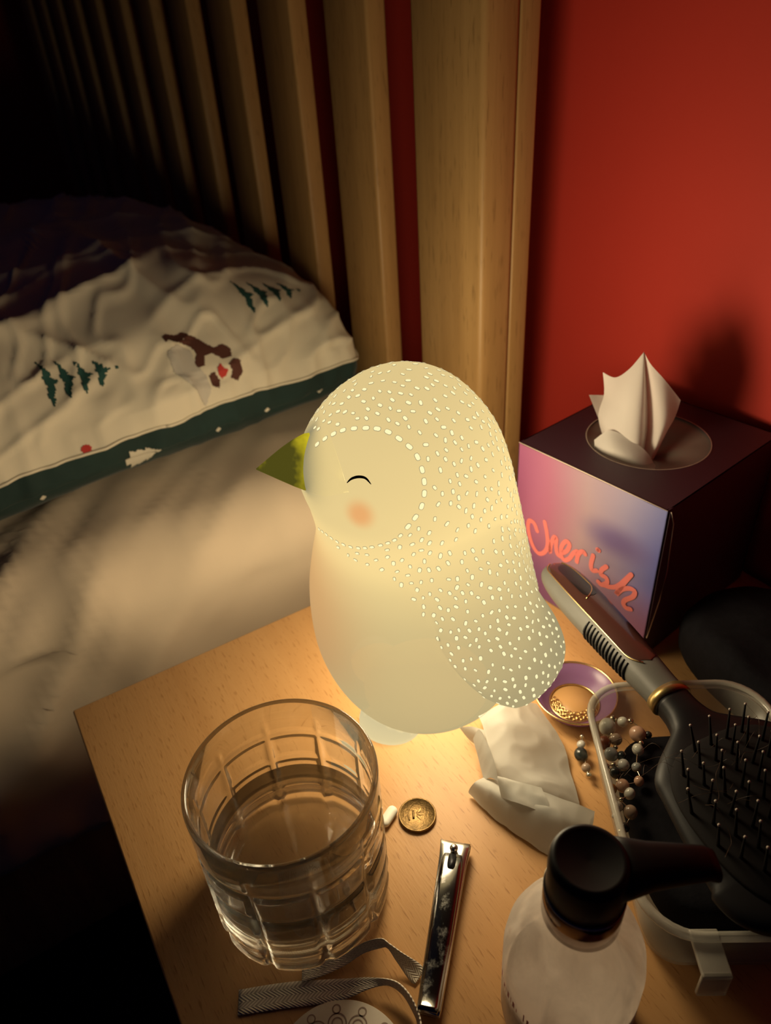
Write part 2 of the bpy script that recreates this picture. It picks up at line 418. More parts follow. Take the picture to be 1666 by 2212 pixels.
# ------------------------------------------------------------------ bird lamp
BO = Vector((-0.2836, 0.1777, 0)); BYAW = math.radians(-20)
BH = 0.2222
lev = [0, .05, .13, .23, .33, .43, .52, .60, .68, .76, .84, .91, .96, .99, 1.0]
vfr = [.0388, .0473, .0561, .0621, .0635, .0620, .0580, .0540, .0556, .0592, .0553, .0446, .0312, .0172, 0.004]
vbk = [.0468, .0552, .0632, .0698, .0727, .0684, .0641, .0604, .0565, .0523, .0460, .0359, .0245, .0115, -0.002]
def body_sec(t):
    a = hermite(t, lev, vfr); b = hermite(t, lev, vbk)
    return (a - b) / 2, (a + b) / 2            # centre (forward), half depth
def body_pt(t, ph):                            # local: x = side towards the room, y = backwards, z up
    c, a = body_sec(t)
    return Vector((0.98 * a * math.sin(ph), -(c + a * math.cos(ph)), t * BH))

T_SHELL = 0.04
def shell(name, em, tau, paint=()):
    """milky lamp plastic: lets part of the bulb's light straight through, scatters some, glows"""
    mt, nt, out = newmat(name); L = nt.links.new
    base = N(nt, 'ShaderNodeRGB'); base.outputs[0].default_value = (1.0, 0.865, 0.48, 1)
    col = base.outputs[0]
    if paint:
        tc = N(nt, 'ShaderNodeTexCoord')
        for (p, sc, r0, r1, c, amt) in paint:
            mp = N(nt, 'ShaderNodeMapping'); mp.inputs['Location'].default_value = (-p[0] * sc[0], -p[1] * sc[1], -p[2] * sc[2]); mp.inputs['Scale'].default_value = sc
            L(tc.outputs['Object'], mp.inputs[0])
            ln = N(nt, 'ShaderNodeVectorMath', _operation='LENGTH'); L(mp.outputs[0], ln.inputs[0])
            mr = N(nt, 'ShaderNodeMapRange', _interpolation_type='SMOOTHERSTEP'); mr.inputs[1].default_value = r1; mr.inputs[2].default_value = r0; mr.inputs[3].default_value = 0; mr.inputs[4].default_value = amt
            L(ln.outputs[1], mr.inputs[0])
            mx = N(nt, 'ShaderNodeMix', _data_type='RGBA'); L(mr.outputs[0], mx.inputs[0]); L(col, mx.inputs[6]); mx.inputs[7].default_value = (*c, 1)
            col = mx.outputs[2]
    e = N(nt, 'ShaderNodeEmission', Strength=em); L(col, e.inputs[0])
    tl = N(nt, 'ShaderNodeBsdfTranslucent')
    ml = N(nt, 'ShaderNodeMix', _data_type='RGBA', _blend_type='MULTIPLY'); ml.inputs[0].default_value = 1.0
    L(col, ml.inputs[6]); ml.inputs[7].default_value = (tau, tau, tau, 1); L(ml.outputs[2], tl.inputs[0])
    ad = N(nt, 'ShaderNodeAddShader'); L(e.outputs[0], ad.inputs[0]); L(tl.outputs[0], ad.inputs[1])
    tr = N(nt, 'ShaderNodeBsdfTransparent')
    mxs = N(nt, 'ShaderNodeMixShader'); mxs.inputs[0].default_value = T_SHELL
    L(ad.outputs[0], mxs.inputs[1]); L(tr.outputs[0], mxs.inputs[2]); L(mxs.outputs[0], out.inputs[0])
    return mt
PEACH = (1.0, 0.60, 0.28)
paint_body = [((0.0446, -0.0349, 0.1725), (1, 1, 1), 0.001, 0.011, (1.0, 0.48, 0.20), 0.75),
              ((-0.0446, -0.0349, 0.1725), (1, 1, 1), 0.001, 0.011, (1.0, 0.48, 0.20), 0.75),
              ((0.0, -0.066, 0.085), (0.7, 0.7, 0.7), 0.010, 0.058, PEACH, 0.8)]
M_shell = shell('milky_shell', 0.31, 0.0033, paint_body)
M_wing = shell('milky_wing', 0.31, 0.0033)
M_wing2 = M_wing.copy(); M_foot = shell('milky_foot', 0.62, 0.006); M_foot2 = M_shell.copy()
M_dot = shell('thin_dot', 1.1, 0.005)
M_groove = shell('dot_edge', 0.32, 0.001)
M_ink = pmat('black_ink', (0.02, 0.02, 0.02), 0.6)

bird = empty('bird_lamp', BO, BYAW)
tag(bird, 'glowing cream bird-shaped night lamp with dotted cape, closed eyes and golden beak', 'lamp')
NPH = 96
tl_ = [0.0, 0.012, 0.03] + [0.05 + 0.95 * (1 - (1 - i / 70) ** 1.6) for i in range(71)]
rs = [[body_pt(t, 2 * PI * k / NPH) for k in range(NPH)] for t in tl_]
rs[0] = [p * 0.96 for p in rs[0]]
V, F = rings(rs, True, True, True)
body_o = mesh('body', V, F, M_shell)
bvh_body = BVHTree.FromPolygons([v[:] for v in V], F)

# wings: side view rows (z, front edge, back edge, outer reach, thickness)
wz = [.056, .0575, .0605, .065, .0705, .079, .092, .107, .120, .1376, .155, .170]
wf = [-.0290, -.0245, -.0195, -.0150, -.0105, -.0045, .0030, .0085, .0140, .0215, .026, .026]
wb = [-.0400, -.0495, -.0585, -.0640, -.0672, -.0680, -.0640, -.0560, -.0510, -.0465, -.040, -.032]
wl = [.0795, .0805, .0810, .0808, .0800, .0780, .0740, .0690, .0650, .0600, .0535, .044]
wt = [.004, .008, .012, .015, .017, .019, .021, .024, .028, .034, .036, .030]
def wing_pt(zk, ang, side):
    a, b = hermite(zk, wz, wf), hermite(zk, wz, wb); Lr = hermite(zk, wz, wl); th = hermite(zk, wz, wt)
    hw = (a - b) / 2; cv = (a + b) / 2
    cc, ss = sp(math.cos(ang), 0.75), sp(math.sin(ang), 0.8)
    v = cv + hw * cc
    l = Lr - th / 2 + th / 2 * ss - 0.010 * (max(0, -cc) ** 2) - 0.004 * max(0, cc) ** 2
    return Vector((side * l, -v, zk))
NW = 64
zrows = [wz[0] + (wz[-1] - wz[0]) * ((i / 46) ** 1.5) for i in range(47)]
bvh_w = {}
wing_o = []
for side in (1, -1):
    rs = [[wing_pt(z, 2 * PI * k / NW, side) for k in range(NW)] for z in zrows]
    # round the lower tip
    c0 = sum(rs[0], Vector()) / NW
    tip = [[c0 + (p - c0) * 0.55 - Vector((0, 0, 0.0012)) for p in rs[0]]]
    V, F = rings(tip + rs, True, True, True)
    wing_o.append(mesh('wing', V, F, M_wing))
    bvh_w[side] = BVHTree.FromPolygons([v[:] for v in V], F)

# feet
foot_o = []
for side in (1, -1):
    rs = []
    for i in range(9):
        a = PI / 2 * i / 8
        rr = math.cos(a) ** 0.5 if i < 8 else 0.02
        ring = []
        for k in range(32):
            t = 2 * PI * k / 32
            ring.append(Vector((side * (0.0265 + 0.0175 * rr * math.cos(t)), -(0.0265 + 0.0185 * rr * math.sin(t)) + 0.003 * math.cos(t), 0.0145 * math.sin(a))))
        rs.append(ring)
    V, F = rings(rs, True, True, True); foot_o.append(mesh('foot', V, F, M_foot))

# one hollow shell: join body, wings and feet without inner walls, then split the skin into its parts again
for k_, o_ in enumerate([body_o] + wing_o + foot_o):
    o_.data.materials.clear()
    for mm in (M_shell, M_wing, M_wing2, M_foot, M_foot2): o_.data.materials.append(mm)
    for p_ in o_.data.polygons: p_.material_index = k_
for o_ in wing_o + foot_o:
    bo = body_o.modifiers.new('join', 'BOOLEAN'); bo.operation = 'UNION'; bo.object = o_; bo.solver = 'EXACT'
dg = bpy.context.evaluated_depsgraph_get(); dg.update()
um = bpy.data.meshes.new_from_object(body_o.evaluated_get(dg))
uV = [v.co.copy() for v in um.vertices]; uN = [v.normal.copy() for v in um.vertices]
uF = [(tuple(p.vertices), p.material_index) for p in um.polygons]
for o_ in [body_o] + wing_o + foot_o: bpy.data.objects.remove(o_)
for k_, (nm, mm) in enumerate((('body', M_shell), ('wing', M_wing), ('wing', M_wing), ('foot', M_foot), ('foot', M_foot))):
    ids, V, F, NV = {}, [], [], []
    for f_, mi in uF:
        if mi != k_: continue
        q = []
        for i in f_:
            if i not in ids: ids[i] = len(V); V.append(uV[i]); NV.append(uN[i])
            q.append(ids[i])
        F.append(q)
    if not F: continue
    me = bpy.data.meshes.new(nm); me.from_pydata([tuple(v) for v in V], [], F); me.update(); me.materials.append(mm)
    me.polygons.foreach_set('use_smooth', [True] * len(me.polygons))
    me.normals_split_custom_set_from_vertices([tuple(n) for n in NV])      # the skin stays smooth across the part lines
    o_ = bpy.data.objects.new(nm, me); C.objects.link(o_); o_.parent = bird

# beak: three-sided, rounded
mt, nt, out = newmat('gold_beak')
b = N(nt, 'ShaderNodeBsdfPrincipled'); b.inputs['Roughness'].default_value = 0.28; b.inputs['Metallic'].default_value = 0.55; b.inputs['Base Color'].default_value = (0.16, 0.14, 0.02, 1)
tcn = N(nt, 'ShaderNodeTexCoord'); nz = N(nt, 'ShaderNodeTexNoise', Scale=75.0, Detail=3.0); nt.links.new(tcn.outputs['Object'], nz.inputs[0])
sx_ = N(nt, 'ShaderNodeSeparateXYZ'); nt.links.new(tcn.outputs['Object'], sx_.inputs[0])
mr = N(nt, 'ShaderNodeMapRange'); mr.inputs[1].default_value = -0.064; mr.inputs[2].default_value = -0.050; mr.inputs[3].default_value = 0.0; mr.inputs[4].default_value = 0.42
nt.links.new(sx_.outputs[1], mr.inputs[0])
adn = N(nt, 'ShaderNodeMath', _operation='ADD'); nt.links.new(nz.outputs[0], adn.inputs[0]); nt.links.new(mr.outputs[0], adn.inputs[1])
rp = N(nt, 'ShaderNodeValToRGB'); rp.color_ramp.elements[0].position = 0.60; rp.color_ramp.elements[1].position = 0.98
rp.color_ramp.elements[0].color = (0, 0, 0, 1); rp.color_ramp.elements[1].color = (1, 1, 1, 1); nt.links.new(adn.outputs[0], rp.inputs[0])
e = N(nt, 'ShaderNodeEmission', Strength=0.8); e.inputs[0].default_value = (0.72, 0.58, 0.02, 1)  # lamp light leaking through the beak, put in as yellow glow patches
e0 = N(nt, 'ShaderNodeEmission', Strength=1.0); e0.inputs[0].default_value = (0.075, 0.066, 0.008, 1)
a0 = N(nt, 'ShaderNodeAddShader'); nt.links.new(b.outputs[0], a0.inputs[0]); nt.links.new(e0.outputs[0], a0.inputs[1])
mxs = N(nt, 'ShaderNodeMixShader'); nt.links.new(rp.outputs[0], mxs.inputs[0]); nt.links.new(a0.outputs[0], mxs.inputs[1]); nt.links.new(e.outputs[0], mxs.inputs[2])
nt.links.new(mxs.outputs[0], out.inputs[0]); M_beak = mt
tipp = Vector((0, -0.0800, 0.1795))
def beak_ring(s):
    cs = [Vector((0.0, -0.0535, 0.1965)), Vector((0.0200, -0.0480, 0.1680)), Vector((-0.0200, -0.0480, 0.1680))]
    ring = []
    for i in range(3):
        a_, b_ = cs[i], cs[(i + 1) % 3]; pv = cs[i - 1]
        for q in (0.06, 0.14, 0.86, 0.94):
            p = a_.lerp(b_, q)
            ring.append(p)
        # bulge of each face
    ctr = sum(cs, Vector()) / 3
    bul = 1 + 0.10 * math.sin(PI * s) 
    c = ctr.lerp(tipp, s)
    return [c + (p - ctr) * (1 - s) ** 0.95 * bul for p in ring]
rs = [[p + Vector((0, 0.012, 0)) for p in beak_ring(0)]] + [beak_ring(s) for s in (0, 0.1, 0.25, 0.45, 0.65, 0.82, 0.93, 0.985)]
V, F = rings(rs, True, True, True); mesh('beak', V, F, M_beak, bird)

# closed eyes: painted arcs
for side in (1, -1):
    pts = crom([(0.03724, -0.03848, 0.18633), (0.03776, -0.03619, 0.18850), (0.03926, -0.03307, 0.18984), (0.04120, -0.03017, 0.18971), (0.04356, -0.02818, 0.18749)], 8)
    L_, R_ = [], []
    for i, p in enumerate(pts):
        t = i / (len(pts) - 1); wd = 0.00028 + 0.00095 * math.sin(PI * t) ** 0.8
        n = Vector((0.62, -0.45, 0.62)).normalized()
        d = (pts[min(i + 1, len(pts) - 1)] - pts[max(i - 1, 0)]).normalized(); s_ = n.cross(d).normalized()
        for lst, sg in ((L_, 1), (R_, -1)):
            q = p + s_ * wd * 0.5 * sg * 1.1
            h = bvh_body.find_nearest(q)
            q = h[0] + h[1] * 0.00035; lst.append(Vector((q.x * side, q.y, q.z)))
    V = L_ + R_; n_ = len(L_); F = [(i, i + 1, n_ + i + 1, n_ + i) for i in range(n_ - 1)]
    mesh('eye', V, F, M_ink, bird)

# pressed dots of the cape
face_poly = [(.049, .1948), (.0424, .2007), (.0352, .205), (.0284, .2071), (.0227, .2079), (.0181, .2074), (.0146, .206), (.0095, .2024), (.0063, .1989), (.0046, .1919), (.005, .1836), (.0078, .1757), (.0135, .1685), (.0199, .1603), (.028, .155), (.0379, .1501), (.0455, .1486), (.0509, .1484), (.0538, .1456), (.09, .145), (.09, .197)]
face_edge3 = [(.0124, -.049, .1948), (.0164, -.0424, .2007), (.0206, -.0352, .2050), (.0252, -.0284, .2071), (.0286, -.0227, .2079), (.0315, -.0181, .2074), (.0344, -.0146, .2060), (.0389, -.0095, .2024), (.0422, -.0063, .1989), (.0469, -.0046, .1919), (.0510, -.0050, .1836), (.0533, -.0078, .1757), (.0540, -.0135, .1685), (.0523, -.0199, .1603), (.0482, -.0280, .1550), (.0404, -.0379, .1501), (.0315, -.0455, .1486), (.0219, -.0509, .1484), (.0111, -.0538, .1456)]
cape_z = [.060, .090, .113, .1266, .137, .1408, .1445, .1471, .1494]
cape_v = [-.035, .000, .0095, .0150, .0255, .0383, .0455, .0500, .0560]
wing_poly = list(zip(wf, wz)) + list(zip(wb[::-1], wz[::-1]))
cells = {}
CS = 0.004
def near_ok(p, r):
    i, j, k = int(p.x // CS), int(p.y // CS), int(p.z // CS)
    for a in (-1, 0, 1):
        for b_ in (-1, 0, 1):
            for c_ in (-1, 0, 1):
                for q, rq in cells.get((i + a, j + b_, k + c_), ()):
                    if (q - p).length < (r + rq) * 0.5: return False
    return True
def put(p, r): cells.setdefault((int(p.x // CS), int(p.y // CS), int(p.z // CS)), []).append((p, r))
dots = []
def add_dot(p, n, d, ln, wd):
    d = (d - n * d.dot(n)).normalized(); dots.append((p, n, d, ln, wd))
edge_curve = crom(face_edge3, 10)
acc = 0.0; nxt = 0.0
for side in (1, -1):
    acc = 0.0; nxt = 0.0
    for i in range(1, len(edge_curve)):
        a_, b_ = edge_curve[i - 1], edge_curve[i]; acc += (b_ - a_).length
        if acc >= nxt:
            h = bvh_body.find_nearest(b_); p, n = h[0], h[1]
            p = Vector((p.x * side, p.y, p.z)); n = Vector((n.x * side, n.y, n.z)); d = (b_ - a_); d = Vector((d.x * side, d.y, d.z))
            big = 1.0 if b_.z > 0.165 else 0.72
            if near_ok(p, 0.0042 * big):
                add_dot(p, n, d, 0.0035 * big, 0.0022 * big); put(p, 0.0046 * big)
            nxt = acc + 0.0055 * big
def face_dist(p):
    q = Vector((abs(p.x), p.y, p.z)); bi = min(range(0, len(edge_curve), 4), key=lambda i: (edge_curve[i] - q).length_squared)
    i0 = max(bi - 1, 0); i1 = min(bi + 1, len(edge_curve) - 1)
    return (edge_curve[bi] - q).length, edge_curve[i1] - edge_curve[i0]
rng = random.Random(11)
def try_dot(p, n, r):
    if not near_ok(p, r): return
    dd, tg = face_dist(p); tg = Vector((tg.x * (1 if p.x > 0 else -1), tg.y, tg.z)).normalized()
    down = Vector((0, 0.25, -1))
    wgt = max(0, 1 - dd / 0.035)
    if tg.z > 0: pass
    d = tg * wgt + (down if down.dot(tg) > 0 else down) * (1 - wgt)
    d = d - n * d.dot(n)
    if d.length < 1e-4: d = Vector((1, 0, 0))
    d.normalize(); s_ = n.cross(d); a = rng.gauss(0, 0.42)
    d = d * math.cos(a) + s_ * math.sin(a)
    sc = rng.uniform(0.82, 1.12)
    add_dot(p, n, d, 0.0026 * sc, 0.00162 * sc * rng.uniform(0.9, 1.1)); put(p, r)
for it in range(26000):
    if rng.random() < 0.30:                                   # wing
        side = 1 if rng.random() < 0.5 else -1
        z = rng.uniform(.057, .150); a_, b_ = hermite(z, wz, wf), hermite(z, wz, wb)
        v = rng.uniform(b_ + 0.001, a_ - 0.001)
        h = bvh_w[side].ray_cast(Vector((side * 0.2, -v, z)), Vector((-side, 0, 0)))
        if h[0] is None: continue
        hb = bvh_body.ray_cast(Vector((side * 0.2, -v, z)), Vector((-side, 0, 0)))
        if hb[0] is not None and abs(hb[0].x) > abs(h[0].x): continue
        n = h[1] if h[1].x * side > 0 else -h[1]
        try_dot(h[0], n, 0.0042)
    else:
        t = rng.uniform(0.10, 0.999); ph = rng.uniform(0, 2 * PI); c_, a_ = body_sec(t)
        if rng.random() > a_ / 0.07: continue
        p = body_pt(t, ph); v = -p.y
        if inpoly((v, p.z), face_poly) : continue
        if p.z < 0.1494 and v > interp(p.z, cape_z, cape_v): continue
        if p.z < 0.198 and v > 0.046: continue
        if p.z < 0.185 and abs(p.x) > 0.02:
            hh = bvh_w[1 if p.x > 0 else -1].ray_cast(Vector((math.copysign(0.2, p.x), p.y, p.z)), Vector((-math.copysign(1, p.x), 0, 0)))
            if hh[0] is not None and abs(hh[0].x) > abs(p.x): continue
            if inpoly((v, p.z), wing_poly) and False: continue
        if p.z < 0.05: continue
        h = bvh_body.find_nearest(p)
        try_dot(h[0], h[1], 0.0043)
V, F, FM = [], [], []
for p, n, d, ln, wd in dots:
    s_ = n.cross(d); o = len(V); K = 10
    for rr, lift in ((1.22, 0.00006), (0.92, 0.0002)):
        for k in range(K):
            a = 2 * PI * k / K; cx_, sy_ = sp(math.cos(a), 0.7), sp(math.sin(a), 0.7)
            V.append(p + d * (ln / 2 * cx_ + (rr - 1) * 0.0008 * cx_) + s_ * (wd / 2 * sy_ + (rr - 1) * 0.0008 * sy_) + n * lift)
    V.append(p + n * 0.00028)
    for k in range(K):
        k2 = (k + 1) % K
        F.append((o + k, o + k2, o + K + k2, o + K + k)); FM.append(1)
        F.append((o + K + k, o + K + k2, o + 2 * K)); FM.append(0)
do = mesh('cape_dots', V, F, None, bird, mats=[M_dot, M_groove], fmat=FM)
tag(do, kind='stuff')
# the bulb
for z, share in ((0.032, 0.03), (0.065, 0.17), (0.148, 0.80)):
    ld = bpy.data.lights.new('bulb', 'POINT'); ld.energy = LAMP_WATT * share; ld.color = (1.0, 0.80, 0.50); ld.shadow_soft_size = 0.036
    lo = bpy.data.objects.new('bulb', ld); C.objects.link(lo); lo.parent = bird; lo.location = (0, 0.004, z)

# ------------------------------------------------------------------ cut glass tumbler with water
def glassmat(name, col=(1, 1, 1), ior=1.5, rough=0.0, thin=0.11):
    mt, nt, out = newmat(name)
    b = N(nt, 'ShaderNodeBsdfPrincipled'); b.inputs['Base Color'].default_value = (*col, 1); b.inputs['Roughness'].default_value = rough
    b.inputs['Transmission Weight'].default_value = 1.0; b.inputs['IOR'].default_value = ior
    tr = N(nt, 'ShaderNodeBsdfTransparent'); tr.inputs[0].default_value = (0.97, 0.97, 0.96, 1)
    mxs = N(nt, 'ShaderNodeMixShader'); mxs.inputs[0].default_value = thin
    nt.links.new(b.outputs[0], mxs.inputs[1]); nt.links.new(tr.outputs[0], mxs.inputs[2]); nt.links.new(mxs.outputs[0], out.inputs[0]); return mt
M_glass = glassmat('clear_glass', (0.985, 0.99, 0.98), 1.5)
M_water = glassmat('water', (0.99, 0.99, 0.98), 1.333)

GX, GY = -0.2059, 0.0532
gl = empty('tumbler', (GX, GY, 0.0006)); tag(gl, 'heavy cut glass tumbler half full of water on the nightstand', 'glass')
GR, GH = 0.0437, 0.0905
cuts = [math.radians(168.8 + 36 * k) for k in range(10)]
hcuts = (0.066, 0.047, 0.029, 0.013)
NA = 240
def tri(d, w_): return max(0.0, 1 - abs(d) / w_)
def outer_r(a, z):
    r = GR
    if z < 0.006: r -= 0.004 * (1 - math.sqrt(max(0, 1 - (1 - z / 0.006) ** 2)))
    dv = min(abs((a - c + PI) % (2 * PI) - PI) for c in cuts) * GR
    wv = 0.0034 * min(1, max(0, (0.080 - z) / 0.03)) ** 0.7 if z < 0.080 else 0
    g = 0.0
    if wv > 0: g = max(g, 0.0021 * (wv / 0.0034) * tri(dv, wv))
    if z < 0.075:
        for h in hcuts: g = max(g, 0.0012 * tri(z - h, 0.0026))
    return r - g
zs_ = sorted(set([0.0, 0.0004, 0.0012, 0.0025, 0.004, 0.006] + [round(0.006 + 0.00135 * i, 5) for i in range(1, 62)]))
zs_ = [z for z in zs_ if z <= GH - 0.002]
rs = [[Vector((0.0001 * math.cos(2 * PI * k / NA), 0.0001 * math.sin(2 * PI * k / NA), 0.0012)) for k in range(NA)]]
rs.append([Vector((0.030 * math.cos(2 * PI * k / NA), 0.030 * math.sin(2 * PI * k / NA), 0.001)) for k in range(NA)])
for z in zs_: rs.append([Vector((outer_r(2 * PI * k / NA, z) * math.cos(2 * PI * k / NA), outer_r(2 * PI * k / NA, z) * math.sin(2 * PI * k / NA), z)) for k in range(NA)])
GI = GR - 0.0036
for r, z in ((GR - 0.0001, GH - 0.0012), (GR - 0.0006, GH - 0.0003), (GR - 0.0013, GH), (GR - 0.0021, GH - 0.0004), (GR - 0.0026, GH - 0.0014), (GI, 0.07), (GI, 0.045), (GI, 0.022), (GI - 0.0008, 0.0165), (GI - 0.003, 0.0138), (GI - 0.008, 0.0125), (0.015, 0.0122), (0.0001, 0.0122)):
    rs.append(circ(r, z))
V, F = rings(rs, True, True, True); mesh('glass_wall', V, F, M_glass, gl)
WZ = 0.0425
V, F = rings([circ(0.0001, 0.01225), circ(0.015, 0.01225), circ(GI - 0.0079, 0.01255), circ(GI - 0.0029, 0.01385), circ(GI - 0.0007, 0.01655), circ(GI + 0.00005, 0.022), circ(GI + 0.00005, WZ + 0.0006), circ(GI - 0.0006, WZ + 0.0001), circ(GI - 0.002, WZ), circ(0.0001, WZ)], True, True, True)
wo = mesh('water', V, F, M_water, gl); tag(wo, 'clear water filling the lower half of the tumbler')

# ------------------------------------------------------------------ coin, pill
M_bronze = pmat('worn_bronze', (0.22, 0.135, 0.05), 0.38, 0.85, noise=0.45, nscale=260, bump=0.2, bscale=900)
coin = empty('coin', (-0.2050, 0.1222, 0.0005)); coin.rotation_euler = (0, 0, math.radians(60))
tag(coin, 'dull bronze coin with raised feathers lying beside the white pill', 'coin')
CR = 0.0104
V, F = rings([circ(0.0001, 0, 64), circ(CR - 0.0003, 0, 64), circ(CR, 0.0003, 64), circ(CR, 0.0014, 64), circ(CR - 0.0003, 0.0017, 64), circ(CR - 0.0008, 0.0017, 64), circ(CR - 0.0011, 0.0014, 64), circ(0.0001, 0.0014, 64)], True, True, True)
mesh('disc', V, F, M_bronze, coin)
parts = []
for ang, ln, wd in ((0.0, 0.0062, 0.0013), (0.5, 0.0058, 0.0012), (-0.5, 0.0058, 0.0012)):
    pts = [Vector((-0.0015 + ln * t * math.cos(ang * (0.6 + t)), ln * t * math.sin(ang * (0.6 + t)) * 1.2, 0.00115 + 0.0002 * math.sin(PI * t))) for t in [i / 10 for i in range(11)]]
    parts.append(tube(pts, lambda t, wd=wd: wd * (0.35 + 0.65 * math.sin(PI * min(1, t * 1.05)) ** 0.7) * 0.8, 8, 0.22))
parts.append(tube([Vector((-0.0022, y, 0.0014)) for y in (-0.0026, -0.001, 0.001, 0.0026)], 0.0006, 8, 0.6))
parts.append(tube([Vector((-0.0042 - 0.0008 * math.cos(t), 0.0045 * math.sin(t) * 0.8, 0.0014)) for t in [(-1.2 + 0.3 * i) for i in range(9)]], 0.00045, 6, 0.6))
V, F = joinvf(parts); mesh('feather_relief', V, F, M_bronze, coin)
parts = []
for i in range(21):
    a = 2.2 + 1.9 * i / 20; c_ = Vector((0.0083 * math.cos(a), 0.0083 * math.sin(a), 0.00145)); rd = Vector((math.cos(a), math.sin(a), 0)) * 0.00055
    parts.append(tube([c_ - rd, c_, c_ + rd], 0.00016, 5))
V, F = joinvf(parts); mesh('edge_legend', V, F, M_bronze, coin)
bpy.data.objects.remove(bpy.data.objects['edge_legend'])

M_pill = pmat('white_tablet', (0.82, 0.79, 0.68), 0.45)
pr = []
px_ = [(-1.0 + 2.0 * i / 24) for i in range(25)]
for t in px_:
    hx = 0.0066 * t
    rr = 0.0030 * (1 - max(0, (abs(t) - 0.55) / 0.45) ** 2.2) ** 0.5 if abs(t) < 1 else 0.0
    rr = max(rr, 0.00008)
    pr.append([Vector((hx, rr * sp(math.cos(2 * PI * k / 24), 0.85), 0.0022 + 0.0021 * (rr / 0.003) ** 0.6 * sp(math.sin(2 * PI * k / 24), 0.9))) for k in range(24)])
V, F = rings(pr, True, True, True)
pill = mesh('pill', V, F, M_pill); pill.location = (-0.2124, 0.1082, 0.0004); pill.rotation_euler = (0, 0, math.atan2(0.012, -0.0059))
tag(pill, 'white oblong pill lying against the foot of the tumbler', 'pill')

# ------------------------------------------------------------------ nail clipper
mt, nt, out = newmat('smudged_chrome'); L = nt.links.new
b = N(nt, 'ShaderNodeBsdfPrincipled'); b.inputs['Metallic'].default_value = 1.0
tcn = N(nt, 'ShaderNodeTexCoord'); nz = N(nt, 'ShaderNodeTexNoise', Scale=120.0, Detail=6.0, Roughness=0.7); L(tcn.outputs['Object'], nz.inputs[0])
rp = N(nt, 'ShaderNodeValToRGB'); rp.color_ramp.elements[0].position = 0.50; rp.color_ramp.elements[1].position = 0.66
rp.color_ramp.elements[0].color = (0.12, 0.12, 0.12, 1); rp.color_ramp.elements[1].color = (0.36, 0.36, 0.36, 1); L(nz.outputs[0], rp.inputs[0]); L(rp.outputs[0], b.inputs['Roughness'])
r2 = N(nt, 'ShaderNodeValToRGB'); r2.color_ramp.elements[0].position = 0.48; r2.color_ramp.elements[1].position = 0.72
r2.color_ramp.elements[0].color = (0.24, 0.235, 0.23, 1); r2.color_ramp.elements[1].color = (0.22, 0.21, 0.19, 1); L(nz.outputs[0], r2.inputs[0]); L(r2.outputs[0], b.inputs['Base Color'])
L(b.outputs[0], out.inputs[0]); M_chrome = mt
M_steel = pmat('bright_steel', (0.62, 0.60, 0.56), 0.22, 1.0)
cl = empty('nail_clipper', (-0.1497, 0.1002, 0.0006), math.radians(135)); tag(cl, 'smudged chrome nail clipper with its lever folded down', 'nail clipper')
def bar(name, xs, wds, zlo, zhi, mat, parent, concave=0.0):
    """long plate along x: half widths and lower/upper heights per station"""
    rs = []
    for x, w_, a_, b_ in zip(xs, wds, zlo, zhi):
        e_ = min(0.0004, (b_ - a_) / 3)
        ring = []
        for y, z in ((-w_, a_ + e_), (-w_ + e_, a_), (-w_ * 0.5, a_), (0, a_), (w_ * 0.5, a_), (w_ - e_, a_), (w_, a_ + e_), (w_, b_ - e_), (w_ - e_, b_), (w_ * 0.5, b_), (0, b_), (-w_ * 0.5, b_), (-w_ + e_, b_), (-w_, b_ - e_)):
            dx = -concave * (1 - (y / w_) ** 2) if x == xs[-1] else 0
            ring.append(Vector((x + dx, y, z)))
        rs.append(ring)
    V, F = rings(rs, True, True, True); return mesh(name, V, F, mat, parent)
bar('lower_arm', [-0.0405, -0.038, -0.02, 0.01, 0.030, 0.036, 0.0388, 0.0405], [0.0050, 0.0054, 0.0058, 0.0064, 0.0070, 0.0075, 0.0078, 0.0079], [0.0012, 0.001, 0.0004, 0, 0, 0.0002, 0.0012, 0.0030], [0.0026, 0.0025, 0.0018, 0.0014, 0.0014, 0.0018, 0.0030, 0.0044], M_steel, cl, 0.0016)
bar('upper_arm', [-0.0405, -0.038, -0.02, 0.01, 0.030, 0.036, 0.0388, 0.0405], [0.0050, 0.0054, 0.0058, 0.0064, 0.0070, 0.0075, 0.0078, 0.0079], [0.0027, 0.0027, 0.0040, 0.0060, 0.0070, 0.0070, 0.0062, 0.0046], [0.0040, 0.0041, 0.0054, 0.0074, 0.0084, 0.0086, 0.0080, 0.0060], M_steel, cl, 0.0016)
V, F = rings([circ(0.0015, 0.0014, 20), circ(0.0015, 0.0100, 20), circ(0.0021, 0.0103, 20), circ(0.0022, 0.0112, 20), circ(0.0017, 0.0121, 20), circ(0.0006, 0.0125, 20)], True, True, True)
V = [v + Vector((0.0335, 0, 0)) for v in V]; mesh('pin', V, F, M_steel, cl)
